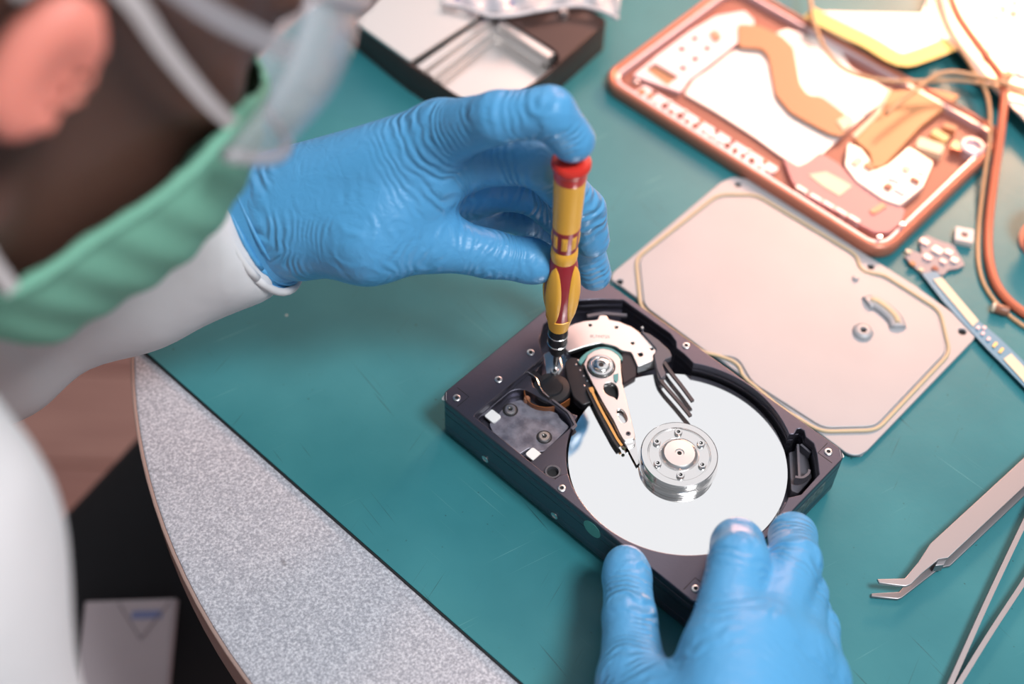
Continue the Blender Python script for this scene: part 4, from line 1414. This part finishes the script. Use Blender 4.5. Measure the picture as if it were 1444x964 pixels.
# ---- left hand, holding the screwdriver
lw = Q(404, 300, 0.100)
I0 = Q(622, 188, 0.146)
palmL = [
    (lw + np.array([0, 0, 0.004]), I0, 0.0225, 0.0125, 1.0, 0.9),
    (lw, Q(652, 222, 0.126), 0.0220, 0.0125, 1.0, 0.6),
    (lw + np.array([0.004, 0.006, -0.008]), Q(668, 258, 0.104), 0.0205, 0.0120, 1.0, 0.5),
    (lw + np.array([0.006, 0.010, -0.016]), Q(676, 290, 0.086), 0.0185, 0.0110, 1.0, 0.5),
    (lw + np.array([0.004, -0.004, -0.004]), Q(520, 335, 0.106), 0.0200, 0.0170, 1.0, 0.5),
    (Q(520, 335, 0.106), Q(602, 338, 0.102), 0.0170, 0.0125, 0.4, 0.4),
    (Q(560, 285, 0.118), Q(610, 255, 0.125), 0.0150, 0.0120, 0.3, 0.8),
]
fingL = [
    [(Q(602, 338, 0.102), 0.0125, 0.5), (Q(690, 358, 0.0945), 0.0098, 0.5), (Q(750, 368, 0.0905), 0.0093, 0.3), (Q(758, 370, 0.0900), 0.0086, 0.1)],
    [(I0, 0.0125, 0.9), (Q(702, 166, 0.170), 0.0098, 0.5), (Q(775, 158, 0.1765), 0.0094, 0.6), (Q(808, 198, 0.1636), 0.0086, 0.4)],
    [(Q(652, 222, 0.126), 0.0120, 0.6), (Q(758, 226, 0.136), 0.0100, 0.8), (Q(824, 296, 0.104), 0.0088, 0.9), (Q(834, 338, 0.088), 0.0080, 0.4)],
    [(Q(668, 258, 0.104), 0.0115, 0.6), (Q(752, 268, 0.108), 0.0096, 0.8), (Q(822, 335, 0.080), 0.0084, 0.9), (Q(838, 386, 0.058), 0.0078, 0.6)],
    [(Q(676, 290, 0.086), 0.0105, 0.6), (Q(738, 302, 0.084), 0.0086, 0.8), (Q(792, 350, 0.060), 0.0076, 0.9), (Q(812, 382, 0.048), 0.0070, 0.5)],
]
gl_me = make_glove('glove', palmL, fingL)

# ---- right hand, steadying the drive
rw = Q(1010, 1180, 0.062)
palmR = [
    (rw, Q(1016, 925, 0.066), 0.0240, 0.0138, 0.6, 0.5),
    (rw, Q(1066, 905, 0.066), 0.0245, 0.0150, 0.6, 0.4),
    (rw, Q(1116, 925, 0.056), 0.0235, 0.0135, 0.6, 0.4),
    (rw, Q(1150, 960, 0.043), 0.0225, 0.0125, 0.6, 0.4),
    (rw, Q(935, 1020, 0.048), 0.0230, 0.0180, 0.6, 0.4),
    (Q(935, 1020, 0.048), Q(894, 965, 0.042), 0.0175, 0.0132, 0.4, 1.2),
]
fingR = [
    [(Q(894, 965, 0.042), 0.0132, 1.4), (Q(888, 872, 0.034), 0.0104, 1.3), (Q(884, 812, 0.029), 0.0097, 0.6), (Q(882, 798, 0.0285), 0.0088, 0.1)],
    [(Q(1016, 925, 0.066), 0.0136, 0.5), (Q(1042, 792, 0.064), 0.0113, 0.5), (Q(1040, 768, 0.050), 0.0102, 0.3), (Q(1030, 772, 0.0350), 0.0086, 0.2)],
    [(Q(1074, 905, 0.062), 0.0135, 0.6), (Q(1120, 792, 0.052), 0.0104, 1.3), (Q(1118, 756, 0.040), 0.0094, 1.2), (Q(1112, 756, 0.0275), 0.0084, 0.4)],
    [(Q(1116, 925, 0.056), 0.0130, 0.5), (Q(1130, 838, 0.042), 0.0100, 0.9), (Q(1124, 815, 0.028), 0.0090, 0.6), (Q(1112, 812, 0.016), 0.0082, 0.4)],
    [(Q(1150, 960, 0.043), 0.0115, 0.5), (Q(1150, 885, 0.032), 0.0090, 0.9), (Q(1142, 862, 0.022), 0.0082, 0.6), (Q(1130, 856, 0.012), 0.0074, 0.4)],
]
gr_me = make_glove('glove', palmR, fingR)

# ---- head frame: forward, up and right of the technician
al_, ps_ = math.radians(28), math.radians(30)
F0 = math.cos(al_) * RI + math.sin(al_) * DN
U0 = math.sin(al_) * RI - math.cos(al_) * DN
HF = math.cos(ps_) * F0 + math.sin(ps_) * FW
HR = math.cos(ps_) * (-FW) + math.sin(ps_) * F0
HU = U0
# the head also tips chin-away from the viewer
AX = Vector(tuple(0.834 * RI - 0.551 * DN)).normalized()
_tip = Matrix.Rotation(math.radians(31), 3, AX)
HF, HR, HU = [np.array(_tip @ Vector(tuple(v))) for v in (HF, HR, HU)]
EAR = pixd(70, 125, 0.345)
HO = EAR - 0.074 * HR
HB = np.stack([HF, -HR, HU])            # rows: forward, left, up


def HL(x, y, z):
    """head millimetres to world"""
    return HO + (HF * x - HR * y + HU * z) * 0.001


def to_head(P):
    return (P - HO) @ HB.T * 1000.0


SC = HO - 0.175 * HU - 0.05 * HF                 # between the shoulders
SR = pixd(-340, 800, 0.36)
SL = SC + np.array([-0.075, 0.16, -0.02])
EL = pix(-70, 430, 0.055)
ER = pixd(-70, 1290, 0.42)
HIP = np.array([-0.56, -0.20, -0.24])


def face_sdf(q, ears=True):
    d = ell_sdf(q, (0, 0, 42), (97, 73, 84))
    d = smin(d, ell_sdf(q, (44, 0, -14), (52, 56, 74)), 18)
    for s in (-1, 1):
        d = smin(d, cap_sdf(q, (8, 50 * s, -42), (58, 16 * s, -80), 14, 15), 16)
        d = smin(d, ell_sdf(q, (66, 40 * s, 2), (18, 16, 13)), 12)
    d = smin(d, cap_sdf(q, (58, 0, -78), (66, 0, -74), 20, 18), 14)
    d = smin(d, ell_sdf(q, (84, 0, 38), (14, 48, 10)), 12)
    for s in (-1, 1):
        d = np.maximum(d, -smin(ell_sdf(q, (100, 30 * s, 22), (16, 19, 12)), np.full(len(q), 1e3), 1))
        d = smin(d, ell_sdf(q, (80, 31 * s, 22), (12, 14, 9)), 3)
    d = smin(d, cap_sdf(q, (92, 0, 24), (113, 0, -8), 7, 11), 8)
    for s in (-1, 1):
        d = smin(d, cap_sdf(q, (100, 10 * s, -10), (100, 10 * s, -10), 7, 7), 5)
    d = smin(d, cap_sdf(q, (92, -16, -40), (92, 16, -40), 7, 7), 6)
    d = smin(d, cap_sdf(q, (90, -13, -50), (90, 13, -50), 7, 7), 5)
    if ears:
        for s in (-1, 1):
            ea = np.array([[0.94, 0.30 * s, -0.12], [-0.30 * s, 0.95, 0.0], [0.12, 0.0, 0.99]])
            ear = ell_sdf(q, (-8, 79 * s, 6), (13, 6, 22), ea)
            ear = np.maximum(ear, -ell_sdf(q, (-4, 86 * s, 4), (6.5, 6, 13)))
            d = smin(d, ear, 4)
    d = smin(d, cap_sdf(q, (-18, 0, -30), (-42, 0, -135), 56, 60), 22)
    return d


def head_sdf(P):
    return face_sdf(to_head(P)) / 1000.0


cor = np.array([HL(x, y, z) for x in (-110, 135) for y in (-105, 105) for z in (-175, 140)])
body_me = net_mesh('person', head_sdf, cor.min(0), cor.max(0), 0.0032, 3)
# colour: light caught by the ears and shade on the face, painted in
V = np.array([v.co[:] for v in body_me.vertices])
q = to_head(V)
ear_w = np.clip((np.abs(q[:, 1]) - 72) / 8, 0, 1) * (np.abs(q[:, 0] + 8) < 32) * (np.abs(q[:, 2] - 6) < 42)
at = body_me.attributes.new('ear', 'FLOAT', 'POINT')
at.data.foreach_set('value', ear_w.astype(np.float32))
skin = mat('skin', (0.30, 0.145, 0.105), 0.5, sss=0.25)
nt = skin.node_tree
an = nt.nodes.new('ShaderNodeAttribute'); an.attribute_name = 'ear'
mx = nt.nodes.new('ShaderNodeMix'); mx.data_type = 'RGBA'
mx.inputs['A'].default_value = (0.105, 0.047, 0.034, 1)
mx.inputs['B'].default_value = (0.80, 0.26, 0.20, 1)
link(nt, an.outputs['Fac'], mx.inputs['Factor'])
link(nt, mx.outputs['Result'], nt.nodes['Principled BSDF'].inputs['Base Color'])
person = put('person', body_me, skin)
tag(person, 'person in white coat, green face mask and blue gloves repairing the drive', 'person')
tag(put('glove', gl_me, glove_m, person), 'blue nitrile glove holding the screwdriver')
tag(put('glove', gr_me, glove_m, person), 'blue nitrile glove steadying the hard drive')

# rolled cuff of the left glove
wd = (I0 - lw); wd /= np.linalg.norm(wd)
fore = (lw - EL); fore /= np.linalg.norm(fore)
axis = wd * 0.6 + fore * 0.4
axis /= np.linalg.norm(axis)
e1 = np.cross(axis, [0, 0, 1]); e1 /= np.linalg.norm(e1)
e2 = np.cross(e1, axis)
cw = lw - axis * 0.006
cuffs = []
for off, rr, th in ((-0.0075, 0.0272, 0.0014), (-0.0045, 0.0262, 0.0011), (0.001, 0.0256, 0.0009)):
    ringp = [tuple(cw + axis * (off + 0.0012 * math.sin(3 * a)) + (e1 * math.cos(a) * 1.0 + e2 * math.sin(a) * 1.08) * (rr + 0.0006 * math.sin(5 * a))) for a in np.linspace(0, 2 * math.pi, 41)]
    put('glove_cuff', tube(ringp, th, 8), glove_m, person, True)
bm = bmesh.new()
rows = []
for off, rr in ((-0.0078, 0.0270), (0.0, 0.0258), (0.010, 0.0246)):
    rows.append([bm.verts.new(tuple(cw + axis * off + (e1 * math.cos(a) + e2 * math.sin(a) * 1.08) * rr)) for a in np.linspace(0, 2 * math.pi, 41)[:-1]])
for a, b in zip(rows, rows[1:]):
    for i in range(40):
        bm.faces.new((a[i], a[(i + 1) % 40], b[(i + 1) % 40], b[i]))
put('glove_sleeve', bm, glove_m, person, True)

# ---- white coat
cloth_w = mat('coat_white', (0.70, 0.685, 0.70), 0.8, bump=(30, 0.35, 0.004))


def coat_sdf(P):
    d = cap_sdf(P, SC + (HIP - SC) * 0.10, HIP, 0.125, 0.165)
    d = smin(d, cap_sdf(P, SR, SL, 0.062, 0.062), 0.05)
    la = cap_sdf(P, SL, EL, 0.066, 0.052)
    la = smin(la, cap_sdf(P, EL, lw - axis * 0.004, 0.052, 0.0305), 0.02)
    ra = cap_sdf(P, SR, ER, 0.066, 0.058)
    ra = smin(ra, cap_sdf(P, ER, rw + (ER - rw) * 0.12, 0.056, 0.036), 0.02)
    d = smin(d, la, 0.03)
    d = smin(d, ra, 0.03)
    # cut the sleeve ends and the neck opening
    d = np.maximum(d, -np.maximum((lw - axis * 0.012 - P) @ axis, cap_sdf(P, lw, lw + axis * 0.1, 0.07, 0.07)))
    d = np.maximum(d, -cap_sdf(P, SC + 0.01 * HU, HO, 0.070, 0.060))
    # soft folds
    w = 0.0030 * np.sin(P[:, 0] * 75 + 3 * np.sin(P[:, 1] * 26)) * np.sin(P[:, 2] * 40 + P[:, 1] * 22)
    return d + w


cp_ = np.array([SR, SL, EL, ER, HIP, SC, lw, rw])
coat_me = net_mesh('coat', coat_sdf, cp_.min(0) - 0.19, cp_.max(0) + 0.10, 0.0065, 3)
put('coat', coat_me, cloth_w, person)
# stitched end of the left sleeve
ringp = [tuple(lw - axis * 0.0125 + (e1 * math.cos(a) + e2 * math.sin(a)) * 0.0305) for a in np.linspace(0, 2 * math.pi, 41)]
put('sleeve_hem', tube(ringp, 0.0018, 8), cloth_w, person, True)

# ---- black trousers
black_cloth = mat('trousers_black', (0.010, 0.012, 0.016), 0.85)
K1 = pixd(450, 598, 0.93); K0 = pixd(40, 1075, 0.96)
K3 = pixd(420, 240, 1.02); K2 = pixd(-520, 480, 1.05)


def trs_sdf(P):
    d = cap_sdf(P, K0, K1, 0.095, 0.080)
    d = smin(d, cap_sdf(P, K2, K3, 0.095, 0.080), 0.01)
    d = smin(d, cap_sdf(P, K0, K2, 0.11, 0.11), 0.05)
    d = smin(d, cap_sdf(P, K1, [K1[0] + 0.02, K1[1] + 0.02, FZ + 0.09], 0.075, 0.055), 0.03)
    d = smin(d, cap_sdf(P, K3, [K3[0] + 0.02, K3[1] + 0.02, FZ + 0.09], 0.075, 0.055), 0.03)
    return d


kk = np.array([K0, K1, K2, K3])
tl_, th_ = kk.min(0) - 0.13, kk.max(0) + 0.13
tl_[2] = FZ + 0.02
put('trousers', net_mesh('trousers', trs_sdf, tl_, th_, 0.010, 2), black_cloth, person)

# ---- hair
def hair_sdf(P):
    q = to_head(P)
    d = face_sdf(q, False) - 4.5
    line_ = np.where(q[:, 0] > 0, 52 + q[:, 0] * 0.28, 52 + q[:, 0] * 0.9)
    return np.maximum(d, (line_ - q[:, 2]) * 0.7) / 1000.0


cor2 = np.array([HL(x, y, z) for x in (-115, 115) for y in (-95, 95) for z in (-60, 140)])
put('hair', net_mesh('hair', hair_sdf, cor2.min(0), cor2.max(0), 0.0034, 2), mat('hair_dark', (0.018, 0.013, 0.012), 0.7, bump=(260, 0.6, 0.002)), person)


# ---- face mask with ear loops
def mask_base(q):
    d = ell_sdf(q, (44, 0, -14), (54, 58, 74))
    d = smin(d, cap_sdf(q, (58, 0, -80), (66, 0, -76), 20, 18), 20)
    d = smin(d, ell_sdf(q, (70, 0, -30), (46, 44, 50)), 22)
    for s in (-1, 1):
        d = smin(d, cap_sdf(q, (8, 50 * s, -42), (58, 16 * s, -80), 14, 15), 16)
    return d


def mask_sdf(P):
    q = to_head(P)
    d = mask_base(q)
    pl = 0.6 * np.sin((q[:, 2] + 0.25 * q[:, 0]) * 0.42)
    sh = np.abs(d - 7 - pl) - 1.6
    top = q[:, 2] - (14 - 0.0028 * q[:, 1] ** 2)
    side = -(q[:, 0] - (70 + q[:, 2] * 0.70))
    bot = -(q[:, 2] + 92 + 0.10 * (q[:, 0] - 60))
    return np.maximum.reduce([sh, top, side, bot]) / 1000.0


cor3 = np.array([HL(x, y, z) for x in (-5, 140) for y in (-85, 85) for z in (-120, 30)])
mask_o = put('face_mask', net_mesh('face_mask', mask_sdf, cor3.min(0), cor3.max(0), 0.0019, 2), mat('mask_green', (0.20, 0.48, 0.35), 0.8), person)
band_m = mat('mask_white', (0.62, 0.56, 0.56), 0.8)


def on_mask(x, z, s=-1, off=9.0):
    """point on the mask's side surface at head x, z"""
    lo_, hi_ = 0.0, 110.0
    for _ in range(30):
        m_ = (lo_ + hi_) / 2
        if mask_base(np.array([[x, s * m_, z]]))[0] > off:
            hi_ = m_
        else:
            lo_ = m_
    return HL(x, s * lo_, z)


for s in (-1, 1):
    side = [on_mask(70.5 + z * 0.70, z, s) for z in np.linspace(2, -66, 14)]
    put('mask_binding', tube([tuple(p) for p in side], 0.0018, 8), MATS['mask_green'], person, True)
    top_c = on_mask(71, 1, s); bot_c = on_mask(27, -62, s)
    lp1 = catmull([top_c, HL(48, 70 * s, 9), HL(22, 78 * s, 20), HL(2, 82 * s, 30), HL(-14, 82 * s, 34), HL(-26, 82 * s, 22)], 8)
    put('ear_loop', ribbon([tuple(p) for p in lp1], 0.0046, 0.0014, tuple(-HR * s)), band_m, person)
    lp2 = catmull([bot_c, HL(10, 67 * s, -50), HL(-6, 75 * s, -36), HL(-20, 80 * s, -20)], 8)
    put('ear_loop', ribbon([tuple(p) for p in lp2], 0.0046, 0.0014, tuple(-HR * s)), band_m, person)

# ---- clear safety glasses
gm = mat('goggle_clear', (0.80, 0.80, 0.86), 0.10, alpha=0.30, spec=0.9)
gf = mat('goggle_frame', (0.50, 0.47, 0.50), 0.3, alpha=0.55)
bm = bmesh.new()
rows = []
for i in range(33):
    t = -1 + 2 * i / 32
    th = t * math.radians(82)
    cxy = (52 + 72 * math.cos(th), 74 * math.sin(th))
    col_ = []
    for j in range(9):
        u = j / 8
        z = 48 - 52 * u + (8 * (1 - abs(t)) if j > 5 else 0) * (u - 0.6)
        bul = 5 * math.sin(u * math.pi)
        col_.append(bm.verts.new(tuple(HL(cxy[0] + bul * math.cos(th), cxy[1] + bul * math.sin(th), z))))
    rows.append(col_)
for a, b in zip(rows, rows[1:]):
    for j in range(8):
        bm.faces.new((a[j], a[j + 1], b[j + 1], b[j]))
lens = put('goggle_lens', bm, gm, person, True)
sm = lens.modifiers.new('thickness', 'SOLIDIFY'); sm.thickness = 0.002
for z_ in (48, -4):
    rim = [tuple(HL(52 + 72 * math.cos(th), 74 * math.sin(th), z_)) for th in np.linspace(math.radians(-82), math.radians(82), 40)]
    put('goggle_rim', tube(rim, 0.0024, 8), gf, person, True)
for s in (-1, 1):
    arm_p = catmull([HL(63, 75 * s, 30), HL(30, 80 * s, 33), HL(0, 82 * s, 38), HL(-22, 83 * s, 32)], 6)
    put('goggle_arm', ribbon([tuple(p) for p in arm_p], 0.006, 0.0022, tuple(-HR * s)), gf, person)

# ------------------------------------------------------------------ white packet lying on the lap
pk_c = pixd(186, 930, 0.835)
pk = tag(empty('tissue_packet', tuple(pk_c)), 'white paper packet with faint blue print on the black trousers', 'packet')
X1 = RI.copy(); Y1 = -DN.copy()
kd = (K1 - K0) / np.linalg.norm(K1 - K0)
nrm = np.array([-0.15, -0.25, 0.95]); nrm /= np.linalg.norm(nrm)
X1 = X1 - nrm * (X1 @ nrm); X1 /= np.linalg.norm(X1)
Y1 = np.cross(nrm, X1)
pk.matrix_world = Matrix(((X1[0], Y1[0], nrm[0], pk_c[0]), (X1[1], Y1[1], nrm[1], pk_c[1]), (X1[2], Y1[2], nrm[2], pk_c[2]), (0, 0, 0, 1)))
pkm = mat('packet_paper', (0.62, 0.56, 0.60), 0.7, bump=(60, 0.3, 0.002))
put('pouch', prism(rrect(-0.034, -0.055, 0.0235, 0.036, 0.001, 2), (), -0.006, 0.0, 0.002), pkm, pk, 40)
put('flap_seam', tube([(-0.012, 0.034, 0.0002), (0.004, 0.012, 0.0004), (0.020, 0.034, 0.0002)], 0.0006, 6), mat('seam_grey', (0.38, 0.33, 0.36), 0.7), pk)
put('print_strip', prism(rrect(-0.003, 0.024, 0.016, 0.029, 0.0005, 2), (), 0.0, 0.0002), mat('faint_blue', (0.25, 0.30, 0.55), 0.7), pk)
